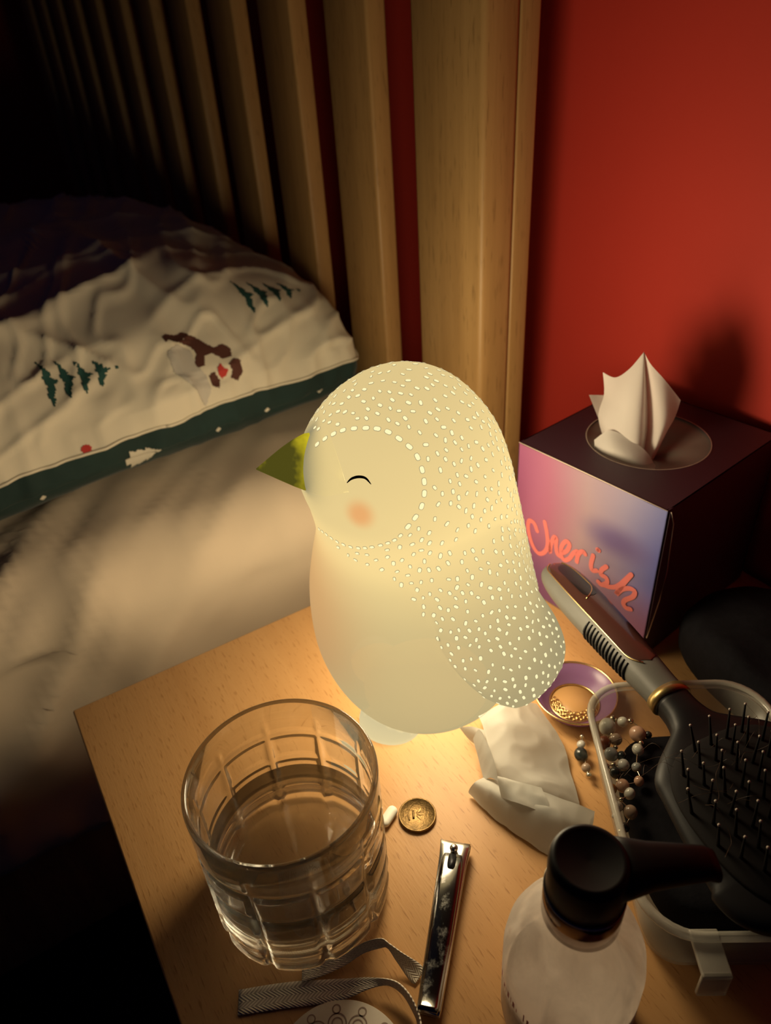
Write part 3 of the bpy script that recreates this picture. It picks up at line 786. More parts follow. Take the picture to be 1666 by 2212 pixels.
# lever: channel with a slot round the pin
rs = []
for x, w_, zc, cur in ((0.0315, 0.0046, 0.0090, 0.3), (0.0285, 0.0052, 0.0098, 0.6), (0.024, 0.0055, 0.0104, 0.8), (0.012, 0.0056, 0.0104, 1), (-0.004, 0.0054, 0.0098, 1), (-0.020, 0.0051, 0.0090, 1), (-0.034, 0.0049, 0.0086, 1), (-0.0395, 0.0047, 0.0092, 1), (-0.0418, 0.0043, 0.0102, 1)):
    ring = []
    for y, dz in ((-1, -0.0026), (-1, -0.0006), (-0.93, 0.0), (-0.6, 0.00022), (0, 0.0003), (0.6, 0.00022), (0.93, 0.0), (1, -0.0006), (1, -0.0026), (0.9, -0.0026), (0.88, -0.0010), (0, -0.0008), (-0.88, -0.0010), (-0.9, -0.0026)):
        ring.append(Vector((x, y * w_, zc + dz * (cur if dz < -0.0008 else 1))))
    rs.append(ring)
V, F = rings(rs, True, True, True); lever = mesh('lever', V, F, M_chrome, cl)
M_dark = pmat('shadowed_slot', (0.03, 0.03, 0.035), 0.4, 0.6)
V, F = rings([[Vector((0.0265 + 0.0042 * sp(math.cos(2 * PI * k / 20), 0.6), 0.0021 * sp(math.sin(2 * PI * k / 20), 0.6), z)) for k in range(20)] for z in (0.0098, 0.01062)], True, True, True)
V = [Vector((v.x, v.y, v.z + (0.00012 if v.z > 0.0104 else 0))) for v in V]
mesh('slot', V, F, M_dark, lever)
V, F = rings([circ(0.0001, 0, 16), circ(0.0022, 0, 16), circ(0.0019, 0.0006, 16), circ(0.0001, 0.0009, 16)], True, True, True)
V = [Vector((v.x - 0.0372, v.y, v.z + 0.0040)) for v in V]; mesh('rivet', V, F, M_steel, cl)

# ------------------------------------------------------------------ twill ribbon and lace-printed disc
mt, nt, out = newmat('twill_tape'); L = nt.links.new
b = N(nt, 'ShaderNodeBsdfPrincipled'); b.inputs['Roughness'].default_value = 0.9; b.inputs['Base Color'].default_value = (0.60, 0.50, 0.38, 1)
uvn = N(nt, 'ShaderNodeUVMap'); sp3 = N(nt, 'ShaderNodeSeparateXYZ'); L(uvn.outputs[0], sp3.inputs[0])
ab = N(nt, 'ShaderNodeMath', _operation='PINGPONG'); ab.inputs[1].default_value = 0.25; L(sp3.outputs[1], ab.inputs[0])   # herringbone: chevrons across the width
m1 = N(nt, 'ShaderNodeMath', _operation='MULTIPLY'); m1.inputs[1].default_value = 0.014; L(ab.outputs[0], m1.inputs[0])
a1 = N(nt, 'ShaderNodeMath', _operation='ADD'); L(sp3.outputs[0], a1.inputs[0]); L(m1.outputs[0], a1.inputs[1])
m2 = N(nt, 'ShaderNodeMath', _operation='MULTIPLY'); m2.inputs[1].default_value = 2 * PI / 0.0019; L(a1.outputs[0], m2.inputs[0])
sn = N(nt, 'ShaderNodeMath', _operation='SINE'); L(m2.outputs[0], sn.inputs[0])
bp = N(nt, 'ShaderNodeBump', Strength=0.5, Distance=0.0004); L(sn.outputs[0], bp.inputs['Height']); L(bp.outputs[0], b.inputs['Normal'])
rp = N(nt, 'ShaderNodeValToRGB'); rp.color_ramp.elements[0].color = (0.55, 0.46, 0.35, 1); rp.color_ramp.elements[1].color = (0.85, 0.76, 0.62, 1)
mm_ = N(nt, 'ShaderNodeMapRange'); mm_.inputs[1].default_value = -1; mm_.inputs[2].default_value = 0.6; L(sn.outputs[0], mm_.inputs[0]); L(mm_.outputs[0], rp.inputs[0]); L(rp.outputs[0], b.inputs['Base Color'])
t1 = N(nt, 'ShaderNodeBsdfTranslucent'); L(rp.outputs[0], t1.inputs[0]); mxs = N(nt, 'ShaderNodeMixShader'); mxs.inputs[0].default_value = 0.12
L(b.outputs[0], mxs.inputs[1]); L(t1.outputs[0], mxs.inputs[2]); L(mxs.outputs[0], out.inputs[0]); M_twill = mt
rib = empty('twill_ribbon', (-0.147, 0.05, 0.0005)); tag(rib, 'cream herringbone twill ribbon with two loose ends in front of the tumbler', 'ribbon')
def ribbon(name, pairs, th=0.0007, nw=7):
    T_ = crom([p[0] for p in pairs], 8); B_ = crom([p[1] for p in pairs], 8)
    off = rib.location; V, F, UV = [], [], []; dist = 0
    n = len(T_)
    for lay in (0, 1):
        dist = 0
        for i in range(n):
            if i: dist += ((T_[i] + B_[i]) / 2 - (T_[i-1] + B_[i-1]) / 2).length
            tg = ((T_[min(i+1, n-1)] + B_[min(i+1, n-1)]) - (T_[max(i-1, 0)] + B_[max(i-1, 0)])).normalized()
            wv = (B_[i] - T_[i]); nn = tg.cross(wv).normalized()
            for j in range(nw):
                s_ = j / (nw - 1); p = T_[i].lerp(B_[i], s_) + nn * (0.0005 * math.sin(PI * s_)) + nn * (th * (0.5 - lay))
                p.z = max(p.z, 0.0006 + 0.0003 * (1 - lay)); V.append(p - off); UV.append((dist, s_))
    for lay in (0, 1):
        o = lay * n * nw
        for i in range(n - 1):
            for j in range(nw - 1):
                a = o + i * nw + j; F.append((a, a + 1, a + 1 + nw, a + nw) if lay == 0 else (a, a + nw, a + 1 + nw, a + 1))
    q = n * nw
    for i in range(n - 1):
        for j in (0, nw - 1): F.append((i * nw + j, (i + 1) * nw + j, q + (i + 1) * nw + j, q + i * nw + j))
    for i in (0, n - 1):
        for j in range(nw - 1): F.append((i * nw + j, i * nw + j + 1, q + i * nw + j + 1, q + i * nw + j))
    o = mesh(name, V, F, M_twill, rib); uvl = o.data.uv_layers.new(name='UVMap')
    for lp in o.data.loops: uvl.data[lp.index].uv = UV[lp.vertex_index]
    return o
RA = [((-0.1775, 0.0051, 0.0012), (-0.1681, 0.0007, 0.0009)), ((-0.1712, 0.0188, 0.0014), (-0.1605, 0.0167, 0.0009)), ((-0.1647, 0.0311, 0.0018), (-0.1541, 0.0294, 0.001)), ((-0.1537, 0.0487, 0.003), (-0.1472, 0.044, 0.002)), ((-0.1465, 0.0583, 0.006), (-0.1442, 0.0536, 0.004)), ((-0.1384, 0.0656, 0.009), (-0.1405, 0.0624, 0.005)), ((-0.1303, 0.0676, 0.011), (-0.1341, 0.0663, 0.0045)), ((-0.1231, 0.0674, 0.01), (-0.1269, 0.0669, 0.003)), ((-0.1185, 0.0661, 0.01), (-0.1211, 0.0661, 0.0028)), ((-0.1124, 0.0627, 0.009), (-0.1145, 0.0629, 0.0027))]
RB = [((-0.1683, 0.0334, 0.0042), (-0.1635, 0.0307, 0.0034)), ((-0.1652, 0.0449, 0.004), (-0.1609, 0.04, 0.0028)), ((-0.1627, 0.0556, 0.005), (-0.1594, 0.0509, 0.002)), ((-0.1607, 0.0629, 0.008), (-0.1579, 0.0603, 0.005)), ((-0.1566, 0.0696, 0.011), (-0.1543, 0.0677, 0.008)), ((-0.1522, 0.0717, 0.011), (-0.1522, 0.0705, 0.0085)), ((-0.147, 0.0751, 0.008), (-0.1469, 0.0715, 0.005)), ((-0.1407, 0.0799, 0.004), (-0.1379, 0.0728, 0.001)), ((-0.1372, 0.0806, 0.0028), (-0.1352, 0.0742, 0.0008))]
ribbon('ribbon_end', RA); ribbon('ribbon_end', RB)

M_card = pmat('cream_card', (0.62, 0.55, 0.45), 0.7, noise=0.08, nscale=60)
M_lace = pmat('lace_print', (0.36, 0.26, 0.20), 0.7)
DX, DY, DR = -0.1220, 0.0276, 0.0300
disc = empty('lace_disc', (DX, DY, 0.0004)); tag(disc, 'round cream card printed with a lace border, at the bottom edge of the photo', 'card')
V, F = rings([circ(0.0001, 0, 96), circ(DR - 0.0004, 0, 96), circ(DR, 0.0004, 96), circ(DR, 0.0014, 96), circ(DR - 0.0004, 0.0018, 96), circ(0.0001, 0.0018, 96)], True, True, True); mesh('card', V, F, M_card, disc)
parts = []
def flat_ring(cx_, cy_, r, wd, z, n=28, a0=0.0, a1=2 * PI):
    V, F = [], []
    for k in range(n + 1):
        a = a0 + (a1 - a0) * k / n
        for q in (-0.5, 0.5): V.append(Vector((cx_ + (r + q * wd) * math.cos(a), cy_ + (r + q * wd) * math.sin(a), z)))
    for k in range(n): F.append((2 * k, 2 * k + 1, 2 * k + 3, 2 * k + 2))
    return V, F
for k in range(14):
    a = 2 * PI * k / 14
    for rr, q in ((0.0040, 0.0205), (0.0023, 0.0205), (0.0017, 0.0262)): parts.append(flat_ring(q * math.cos(a), q * math.sin(a), rr, 0.0006, 0.0019))
for r in (0.0160, 0.0125): parts.append(flat_ring(0, 0, r, 0.0005, 0.0019, 64))
for k in range(12):
    a = 2 * PI * k / 12; parts.append(flat_ring(0.0092 * math.cos(a), 0.0092 * math.sin(a), 0.0020, 0.0005, 0.0019))
V, F = joinvf(parts); mesh('lace_pattern', V, F, M_lace, disc, smooth=False)

# ------------------------------------------------------------------ paper tissues
mt, nt, out = newmat('tissue_paper'); L = nt.links.new
d1 = N(nt, 'ShaderNodeBsdfDiffuse'); d1.inputs[0].default_value = (0.62, 0.61, 0.56, 1); t1 = N(nt, 'ShaderNodeBsdfTranslucent'); t1.inputs[0].default_value = (0.60, 0.59, 0.53, 1)
tcn = N(nt, 'ShaderNodeTexCoord'); nz = N(nt, 'ShaderNodeTexNoise', Scale=500.0, Detail=4.0); L(tcn.outputs['Object'], nz.inputs[0]); bp = N(nt, 'ShaderNodeBump', Strength=0.12, Distance=0.0004); L(nz.outputs[0], bp.inputs['Height']); L(bp.outputs[0], d1.inputs['Normal'])
mxs = N(nt, 'ShaderNodeMixShader'); mxs.inputs[0].default_value = 0.38; L(d1.outputs[0], mxs.inputs[1]); L(t1.outputs[0], mxs.inputs[2]); L(mxs.outputs[0], out.inputs[0]); M_tissue = mt

def bilin(grid, u, v):
    """grid rows x cols of Vectors, smooth (catmull) sampling"""
    R_, C_ = len(grid), len(grid[0])
    def cr(p0, p1, p2, p3, t): return 0.5 * ((2 * p1) + (-p0 + p2) * t + (2 * p0 - 5 * p1 + 4 * p2 - p3) * t * t + (-p0 + 3 * p1 - 3 * p2 + p3) * t ** 3)
    def row(i, u):
        r = grid[min(max(i, 0), R_ - 1)]; x = u * (C_ - 1); k = min(int(x), C_ - 2); t = x - k
        return cr(r[max(k - 1, 0)], r[k], r[k + 1], r[min(k + 2, C_ - 1)], t)
    y = v * (R_ - 1); k = min(int(y), R_ - 2); t = y - k
    return cr(row(k - 1, u), row(k, u), row(k + 1, u), row(k + 2, u), t)
def sheet(grid, nu, nv, crease=0.0, freq=60.0, seed=0.0, zmin=None):
    grid = [[Vector(p) for p in r] for r in grid]; V, F = [], []
    for j in range(nv):
        for i in range(nu):
            p = bilin(grid, i / (nu - 1), j / (nv - 1))
            if crease:
                q = Vector((p.x * freq, p.y * freq, seed)); d = abs(mn.noise(q)) + 0.5 * abs(mn.noise(q * 2.1 + Vector((3, 1, 7))))
                p = p + Vector((0, 0, crease * (0.55 - d * 1.6)))
            if zmin is not None: p.z = max(p.z, zmin + 0.0002 * ((i + j) % 3))
            V.append(p)
    for j in range(nv - 1):
        for i in range(nu - 1): a = j * nu + i; F.append((a, a + 1, a + 1 + nu, a + nu))
    return V, F
tis_o = Vector((-0.185, 0.185, 0.0))
p1 = [[(-0.2370, 0.1890, 0.008), (-0.2290, 0.1985, 0.018), (-0.2245, 0.2050, 0.022), (-0.2209, 0.2212, 0.010)],
      [(-0.2211, 0.1803, 0.016), (-0.2140, 0.1890, 0.0245), (-0.2020, 0.2030, 0.0165), (-0.1935, 0.2169, 0.006)],
      [(-0.2007, 0.1706, 0.018), (-0.1960, 0.1800, 0.021), (-0.1840, 0.1920, 0.0135), (-0.1752, 0.2073, 0.005)],
      [(-0.1900, 0.1660, 0.014), (-0.1800, 0.1725, 0.017), (-0.1680, 0.1830, 0.0175), (-0.1576, 0.1960, 0.006)],
      [(-0.1870, 0.1600, 0.004), (-0.1755, 0.1670, 0.006), (-0.1620, 0.1770, 0.006), (-0.1520, 0.1900, 0.003)]]
p2 = [[(-0.1983, 0.162, 0.010), (-0.1847, 0.1693, 0.017), (-0.1657, 0.182, 0.018), (-0.1485, 0.1975, 0.011)],
      [(-0.1977, 0.1555, 0.011), (-0.1789, 0.1605, 0.018), (-0.1551, 0.1735, 0.019), (-0.1420, 0.1885, 0.011)],
      [(-0.1993, 0.1531, 0.0015), (-0.1762, 0.1564, 0.002), (-0.1475, 0.1661, 0.002), (-0.1395, 0.1778, 0.002)],
      [(-0.1930, 0.1590, 0.0008), (-0.1730, 0.1640, 0.0008), (-0.1500, 0.1730, 0.0008), (-0.1440, 0.1790, 0.0008)]]
p3 = [[(-0.2345, 0.1724, 0.010), (-0.2280, 0.1775, 0.013), (-0.2190, 0.1815, 0.016)], [(-0.2270, 0.1745, 0.004), (-0.2190, 0.1775, 0.012), (-0.2100, 0.1785, 0.015)], [(-0.2225, 0.1764, 0.002), (-0.2140, 0.1770, 0.006), (-0.2030, 0.1760, 0.012)]]
p4 = [[(-0.2214, 0.1728, 0.012), (-0.2190, 0.1745, 0.022), (-0.2140, 0.1735, 0.0255)], [(-0.2090, 0.1675, 0.010), (-0.2060, 0.1690, 0.021), (-0.1985, 0.1685, 0.0255)], [(-0.1965, 0.1615, 0.010), (-0.1930, 0.1630, 0.016), (-0.1870, 0.1640, 0.019)]]
p5 = [[(-0.1890, 0.1655, 0.0205), (-0.1800, 0.1700, 0.0225), (-0.1700, 0.1790, 0.0215)], [(-0.1860, 0.1620, 0.0245), (-0.1770, 0.1665, 0.0225), (-0.1620, 0.1760, 0.0215)], [(-0.1800, 0.1600, 0.0165), (-0.1700, 0.1635, 0.0205), (-0.1560, 0.1740, 0.0185)]]
parts = [sheet(p1, 60, 72, 0.0026, 36, 1.0, 0.0008), sheet(p2, 70, 46, 0.0022, 40, 5.0, 0.0006), sheet(p3, 22, 22, 0.0010, 80, 3, 0.0008), sheet(p4, 18, 34, 0.0010, 90, 8, 0.0008), sheet(p5, 30, 20, 0.0012, 60, 9, 0.0008)]
V, F = joinvf(parts)
ct = mesh('crumpled_tissue', [v - tis_o for v in V], F, M_tissue); ct.location = tis_o
tag(ct, 'crumpled white paper tissue on the nightstand under the lamp wing', 'tissue')

# tissue box
M_boxdark = pmat('aubergine_card', (0.060, 0.028, 0.045), 0.5)
M_boxin = pmat('raw_card', (0.42, 0.27, 0.20), 0.8)
mt, nt, out = newmat('printed_face'); L = nt.links.new
b = N(nt, 'ShaderNodeBsdfPrincipled'); b.inputs['Roughness'].default_value = 0.42
tcn = N(nt, 'ShaderNodeTexCoord'); sp3 = N(nt, 'ShaderNodeSeparateXYZ'); L(tcn.outputs['Object'], sp3.inputs[0])
nz = N(nt, 'ShaderNodeTexNoise', Scale=14.0, Detail=1.0)
L(tcn.outputs['Object'], nz.inputs[0])
gx = N(nt, 'ShaderNodeMapRange'); gx.inputs[1].default_value = -0.057; gx.inputs[2].default_value = 0.057; L(sp3.outputs[0], gx.inputs[0])
r1 = N(nt, 'ShaderNodeValToRGB'); cr = r1.color_ramp
cr.elements[0].position = 0.0; cr.elements[0].color = (0.235, 0.065, 0.155, 1); cr.elements[1].position = 1.0; cr.elements[1].color = (0.06, 0.075, 0.26, 1)
for pos, c in ((0.22, (0.26, 0.085, 0.155)), (0.5, (0.24, 0.160, 0.20)), (0.75, (0.165, 0.135, 0.235))): e_ = cr.elements.new(pos); e_.color = (*c, 1)
ad = N(nt, 'ShaderNodeMath', _operation='MULTIPLY_ADD'); ad.inputs[1].default_value = 0.22; L(nz.outputs[0], ad.inputs[0]); 
sb = N(nt, 'ShaderNodeMath', _operation='SUBTRACT'); sb.inputs[1].default_value = 0.11; L(gx.outputs[0], sb.inputs[0]); L(sb.outputs[0], ad.inputs[2]); L(ad.outputs[0], r1.inputs[0])
r2 = N(nt, 'ShaderNodeValToRGB'); cr = r2.color_ramp       # lower half turns violet
cr.elements[0].position = 0.0; cr.elements[0].color = (0.085, 0.035, 0.115, 1); cr.elements[1].position = 1.0; cr.elements[1].color = (0.23, 0.085, 0.19, 1)
L(gx.outputs[0], r2.inputs[0])
gz = N(nt, 'ShaderNodeMapRange', _interpolation_type='SMOOTHSTEP'); gz.inputs[1].default_value = 0.066; gz.inputs[2].default_value = 0.018; gz.inputs[3].default_value = 0; gz.inputs[4].default_value = 0.9; L(sp3.outputs[2], gz.inputs[0])
mx = N(nt, 'ShaderNodeMix', _data_type='RGBA'); L(gz.outputs[0], mx.inputs[0]); L(r1.outputs[0], mx.inputs[6]); L(r2.outputs[0], mx.inputs[7])
# a soft indigo cloud
mp = N(nt, 'ShaderNodeMapping'); mp.inputs['Location'].default_value = (-0.026 * 0.55, 0, -0.082 * 1.1); mp.inputs['Scale'].default_value = (0.55, 0, 1.1); L(tcn.outputs['Object'], mp.inputs[0])
ln = N(nt, 'ShaderNodeVectorMath', _operation='LENGTH'); L(mp.outputs[0], ln.inputs[0])
mr = N(nt, 'ShaderNodeMapRange', _interpolation_type='SMOOTHSTEP'); mr.inputs[1].default_value = 0.019; mr.inputs[2].default_value = 0.002; mr.inputs[3].default_value = 0; mr.inputs[4].default_value = 0.85; L(ln.outputs[1], mr.inputs[0])
m3 = N(nt, 'ShaderNodeMix', _data_type='RGBA'); L(mr.outputs[0], m3.inputs[0]); L(mx.outputs[2], m3.inputs[6]); m3.inputs[7].default_value = (0.07, 0.045, 0.15, 1)
L(m3.outputs[2], b.inputs['Base Color']); L(b.outputs[0], out.inputs[0]); M_face = mt
M_neon = pmat('salmon_print', (0.52, 0.13, 0.125), 0.5)
M_edge = pmat('card_edge', (0.62, 0.50, 0.40), 0.8)

BW, BD, BHT = 0.1133, 0.125, 0.1201
tb = empty('tissue_box', (-0.2814, 0.3624, 0.0004), 0.1294); tag(tb, 'cube tissue box, pink and violet with dark top, lettered Cherish', 'tissue box')
hx, hy = BW / 2, BD / 2
def panel(name, pts, th_vec, mat, parent=tb):
    a = [Vector(p) for p in pts]; b_ = [p + Vector(th_vec) for p in a]; n = len(a)
    F = [tuple(range(n)), tuple(range(2 * n - 1, n - 1, -1))] + [(i, (i + 1) % n, n + (i + 1) % n, n + i) for i in range(n)]
    return mesh(name, a + b_, F, mat, parent, smooth=False)
fp = panel('front_panel', [(-hx, -hy, 0), (hx, -hy, 0), (hx, -hy, BHT), (-hx, -hy, BHT)], (0, 0.0008, 0), M_face)
tag(fp, 'pink and violet front panel')
panel('side_panel', [(hx, -hy, 0), (hx, hy, 0), (hx, hy, BHT), (hx, -hy, BHT)], (-0.0008, 0, 0), M_boxdark)
panel('side_panel', [(-hx, -hy, 0), (-hx, hy, 0), (-hx, hy, BHT), (-hx, -hy, BHT)], (0.0008, 0, 0), M_boxdark)
panel('back_panel', [(-hx, hy, 0), (hx, hy, 0), (hx, hy, BHT), (-hx, hy, BHT)], (0, -0.0008, 0), M_boxdark)
panel('base_panel', [(-hx, -hy, 0), (hx, -hy, 0), (hx, hy, 0), (-hx, hy, 0)], (0, 0, 0.0008), M_boxin)
panel('glue_flap', [(hx + 0.0002, -hy + 0.0015, BHT - 0.001), (hx + 0.0002, -hy + 0.007, BHT - 0.012), (hx + 0.0002, -hy + 0.0105, BHT - 0.05), (hx + 0.0002, -hy + 0.0085, 0.048), (hx + 0.0002, -hy + 0.0015, 0.020)], (0.0008, 0, 0), M_boxdark)
V, F = tube([Vector(p) for p in ((hx + 0.0012, -hy + 0.0018, BHT - 0.001), (hx + 0.0012, -hy + 0.0070, BHT - 0.012), (hx + 0.0012, -hy + 0.0105, BHT - 0.05), (hx + 0.0012, -hy + 0.0085, 0.048), (hx + 0.0012, -hy + 0.0015, 0.020))], 0.0004, 6); mesh('flap_edge', V, F, M_edge, tb)
# top with a round opening
HR = 0.0395; hcx, hcy = 0.0, 0.0
V, F = [], []; n = 96
for z in (BHT, BHT - 0.0008):
    for k in range(n):
        a = 2 * PI * k / n; V.append(Vector((hcx + HR * math.cos(a), hcy + HR * math.sin(a), z)))
    for k in range(n):
        a = 2 * PI * k / n; c_, s_ = math.cos(a), math.sin(a); q = min(hx / max(abs(c_), 1e-6), hy / max(abs(s_), 1e-6)); V.append(Vector((c_ * q, s_ * q, z)))
for k in range(n):
    k2 = (k + 1) % n
    F += [(k, k2, n + k2, n + k), (2 * n + k, 3 * n + k, 3 * n + k2, 2 * n + k2), (k, 2 * n + k, 2 * n + k2, k2), (n + k, n + k2, 3 * n + k2, 3 * n + k)]
mesh('top_panel', V, F, M_boxdark, tb, smooth=False)
V, F = flat_ring(hcx, hcy, HR, 0.0006, BHT + 0.0002, 96); mesh('opening_edge', V, F, M_edge, tb, smooth=False)
for (x0, y0, x1, y1) in ((-hx, -hy, hx, -hy), (hx, -hy, hx, -hy)):
    pass
V, F = tube([Vector((-hx, -hy, BHT)), Vector((hx, -hy, BHT))], 0.0003, 6); mesh('worn_edge', V, F, M_edge, tb)
# film round the slot
mt, nt, out = newmat('clear_film'); L = nt.links.new
tr = N(nt, 'ShaderNodeBsdfTransparent'); b = N(nt, 'ShaderNodeBsdfPrincipled'); b.inputs['Base Color'].default_value = (0.5, 0.42, 0.36, 1); b.inputs['Roughness'].default_value = 0.25
mxs = N(nt, 'ShaderNodeMixShader'); mxs.inputs[0].default_value = 0.42; L(tr.outputs[0], mxs.inputs[1]); L(b.outputs[0], mxs.inputs[2]); L(mxs.outputs[0], out.inputs[0]); M_film = mt
V, F = [], []
nr, na = 10, 72
for i in range(nr + 1):
    q = 1 - i / nr * 0.93
    for k in range(na):
        a = 2 * PI * k / na; x_, y_ = HR * 1.03 * q * math.cos(a), HR * 1.03 * q * math.sin(a) * (1 if i < nr else 0.15)
        V.append(Vector((x_, y_, BHT - 0.0012 - 0.016 * (1 - q) ** 1.3 - 0.0016 * (1 - q) * math.sin(5 * a + 3 * q))))
V, F = rings([V[i * na:(i + 1) * na] for i in range(nr + 1)], True, False, False); mesh('film', V, F, M_film, tb)
# lettering on the front panel
STK = [[(0.0208, 0.0571), (0.0175, 0.0622), (0.0132, 0.062), (0.0124, 0.0561), (0.0149, 0.0477), (0.0188, 0.0413), (0.0236, 0.0387), (0.0284, 0.0425), (0.0307, 0.0494), (0.0297, 0.0584), (0.0268, 0.0679)], [(0.0297, 0.0584), (0.0314, 0.0526), (0.0334, 0.0454), (0.0337, 0.0524), (0.0358, 0.0597), (0.0378, 0.0594), (0.038, 0.0535), (0.0397, 0.0475), (0.0428, 0.0468)], [(0.0428, 0.0496), (0.0475, 0.0547), (0.049, 0.0606), (0.0462, 0.062), (0.043, 0.0565), (0.0428, 0.0496), (0.0457, 0.0457), (0.05, 0.0493), (0.053, 0.0558), (0.0564, 0.0586), (0.0562, 0.0502)], [(0.0562, 0.0545), (0.0578, 0.0588), (0.0602, 0.0612), (0.0622, 0.0600)], [(0.0684, 0.0625), (0.0676, 0.0545), (0.0692, 0.0505), (0.0725, 0.0522)], [(0.0712, 0.0690), (0.0720, 0.0688)], [(0.0793, 0.0597), (0.0762, 0.055), (0.0762, 0.0512), (0.0803, 0.0508), (0.0814, 0.0475), (0.0777, 0.0433), (0.0748, 0.0442)], [(0.0787, 0.0439), (0.0847, 0.0457), (0.0901, 0.0504), (0.0976, 0.0641)], [(0.0976, 0.0641), (0.0932, 0.0537), (0.0894, 0.0426), (0.0928, 0.0488), (0.0981, 0.053), (0.1019, 0.0528), (0.1012, 0.0481), (0.0964, 0.0421), (0.0955, 0.0384), (0.098, 0.0363), (0.1011, 0.0373)]]
parts = []
for kst, s_ in enumerate(STK):
    pts = crom([(x - hx, -hy - 0.0002, z) for x, z in s_], 6)
    V, F = [], []
    n = len(pts)
    for i, p in enumerate(pts):
        d = (pts[min(i + 1, n - 1)] - pts[max(i - 1, 0)]); d.y = 0; d.normalize(); pw = Vector((-d.z, 0, d.x)); wd = 0.0017
        off = Vector((0, -0.00006 * kst, 0))
        V += [p + pw * wd + off, p - pw * wd + off]
    for i in range(n - 1): F.append((2 * i, 2 * i + 1, 2 * i + 3, 2 * i + 2))
    for p in (pts[0], pts[-1]):
        o = len(V); V.append(p + Vector((0, -0.00003 - 0.00006 * kst, 0))); V += [p + Vector((0.0017 * math.cos(2 * PI * k / 12), -0.00003 - 0.00006 * kst, 0.0017 * math.sin(2 * PI * k / 12))) for k in range(12)]
        F += [(o, o + 1 + k, o + 1 + (k + 1) % 12) for k in range(12)]
    parts.append((V, F))
V, F = joinvf(parts); lt = mesh('lettering', V, F, M_neon, fp, smooth=False); tag(lt, 'salmon pink handwritten word Cherish')

# tissue standing in the box
SV = Vector((0.790, 0.613, 0)); DV = Vector((0.613, -0.790, 0)); SO = Vector((-0.2814, 0.3624, 0.1205))
def S3(s_, z, d): return SV * s_ + DV * d + Vector((0, 0, z))
cols = [((-0.024, -0.016, -0.004), (-0.033, 0.010, -0.002), (-0.0315, 0.026, -0.006), (-0.0340, 0.0405, -0.008)),
        ((-0.018, -0.016, 0.004), (-0.027, 0.008, 0.006), (-0.025, 0.026, 0.002), (-0.0255, 0.0395, -0.004)),
        ((-0.010, -0.016, 0.008), (-0.014, 0.006, 0.014), (-0.0150, 0.028, 0.010), (-0.0175, 0.0480, 0.000)),
        ((-0.003, -0.016, 0.007), (-0.004, 0.004, 0.013), (-0.0065, 0.030, 0.009), (-0.0108, 0.0590, 0.000)),
        ((-0.001, -0.016, -0.002), (-0.001, 0.004, -0.006), (-0.0045, 0.030, -0.004), (-0.0100, 0.0590, -0.001)),
        ((0.002, -0.016, 0.003), (0.0035, 0.004, 0.006), (0.0010, 0.028, 0.006), (-0.0050, 0.0530, 0.002)),
        ((0.004, -0.016, 0.004), (0.0075, 0.006, 0.009), (0.0085, 0.022, 0.008), (0.0045, 0.0440, 0.003)),
        ((0.006, -0.016, -0.002), (0.0110, 0.006, 0.000), (0.0145, 0.018, 0.000), (0.0160, 0.0290, -0.002))]
grid = [[S3(*cols[c][r]) for c in range(8)] for r in range(4)]
parts = [sheet(grid, 70, 40, 0.0)]
g2 = [[S3(-0.022, -0.016, -0.006), S3(-0.014, -0.016, -0.012), S3(-0.006, -0.016, -0.014)], [S3(-0.034, 0.008, -0.008), S3(-0.022, 0.006, -0.016), S3(-0.008, 0.004, -0.018)], [S3(-0.0415, 0.0225, -0.010), S3(-0.030, 0.0195, -0.018), S3(-0.014, 0.018, -0.020)]]
parts.append(sheet(g2, 20, 20))
g3 = [[S3(-0.0330, 0.0015, 0.0130), S3(-0.024, 0.0095, 0.0125), S3(-0.012, 0.0065, 0.0140), S3(0.000, -0.0010, 0.0150), S3(0.0075, -0.0110, 0.0150)],
      [S3(-0.0300, -0.0050, 0.0200), S3(-0.020, 0.0000, 0.0230), S3(-0.008, -0.0030, 0.0240), S3(0.001, -0.0080, 0.0220), S3(0.0070, -0.0140, 0.0180)],
      [S3(-0.0230, -0.0120, 0.0160), S3(-0.015, -0.0120, 0.0200), S3(-0.005, -0.0130, 0.0210), S3(0.001, -0.0140, 0.0190), S3(0.0050, -0.0160, 0.0150)]]
parts.append(sheet(g3, 36, 20))
V, F = joinvf(parts)
M_tissue2 = M_tissue.copy(); M_tissue2.name = 'fresh_tissue'
for n_ in M_tissue2.node_tree.nodes:
    if n_.type in ('BSDF_DIFFUSE', 'BSDF_TRANSLUCENT'): n_.inputs[0].default_value = (0.86, 0.81, 0.76, 1)
bt = mesh('box_tissue', V, F, M_tissue2); bt.location = SO
tag(bt, 'white tissue standing pulled up out of the tissue box', 'tissue')

# ------------------------------------------------------------------ purple trinket dish with a chain
M_gold = pmat('gold_metal', (0.80, 0.58, 0.26), 0.25, 1.0)
mt, nt, out = newmat('purple_glass'); L = nt.links.new
b = N(nt, 'ShaderNodeBsdfPrincipled'); b.inputs['Base Color'].default_value = (0.30, 0.15, 0.32, 1); b.inputs['Roughness'].default_value = 0.25
t1 = N(nt, 'ShaderNodeBsdfTranslucent'); t1.inputs[0].default_value = (0.34, 0.17, 0.37, 1); mxs = N(nt, 'ShaderNodeMixShader'); mxs.inputs[0].default_value = 0.35
L(b.outputs[0], mxs.inputs[1]); L(t1.outputs[0], mxs.inputs[2]); L(mxs.outputs[0], out.inputs[0]); M_purple = mt
M_copper = pmat('tan_glaze', (0.52, 0.29, 0.11), 0.4)
dish = empty('trinket_dish', (-0.2135, 0.2460, 0.0006)); tag(dish, 'small flared purple dish with gilt rims behind the lamp wing', 'dish')
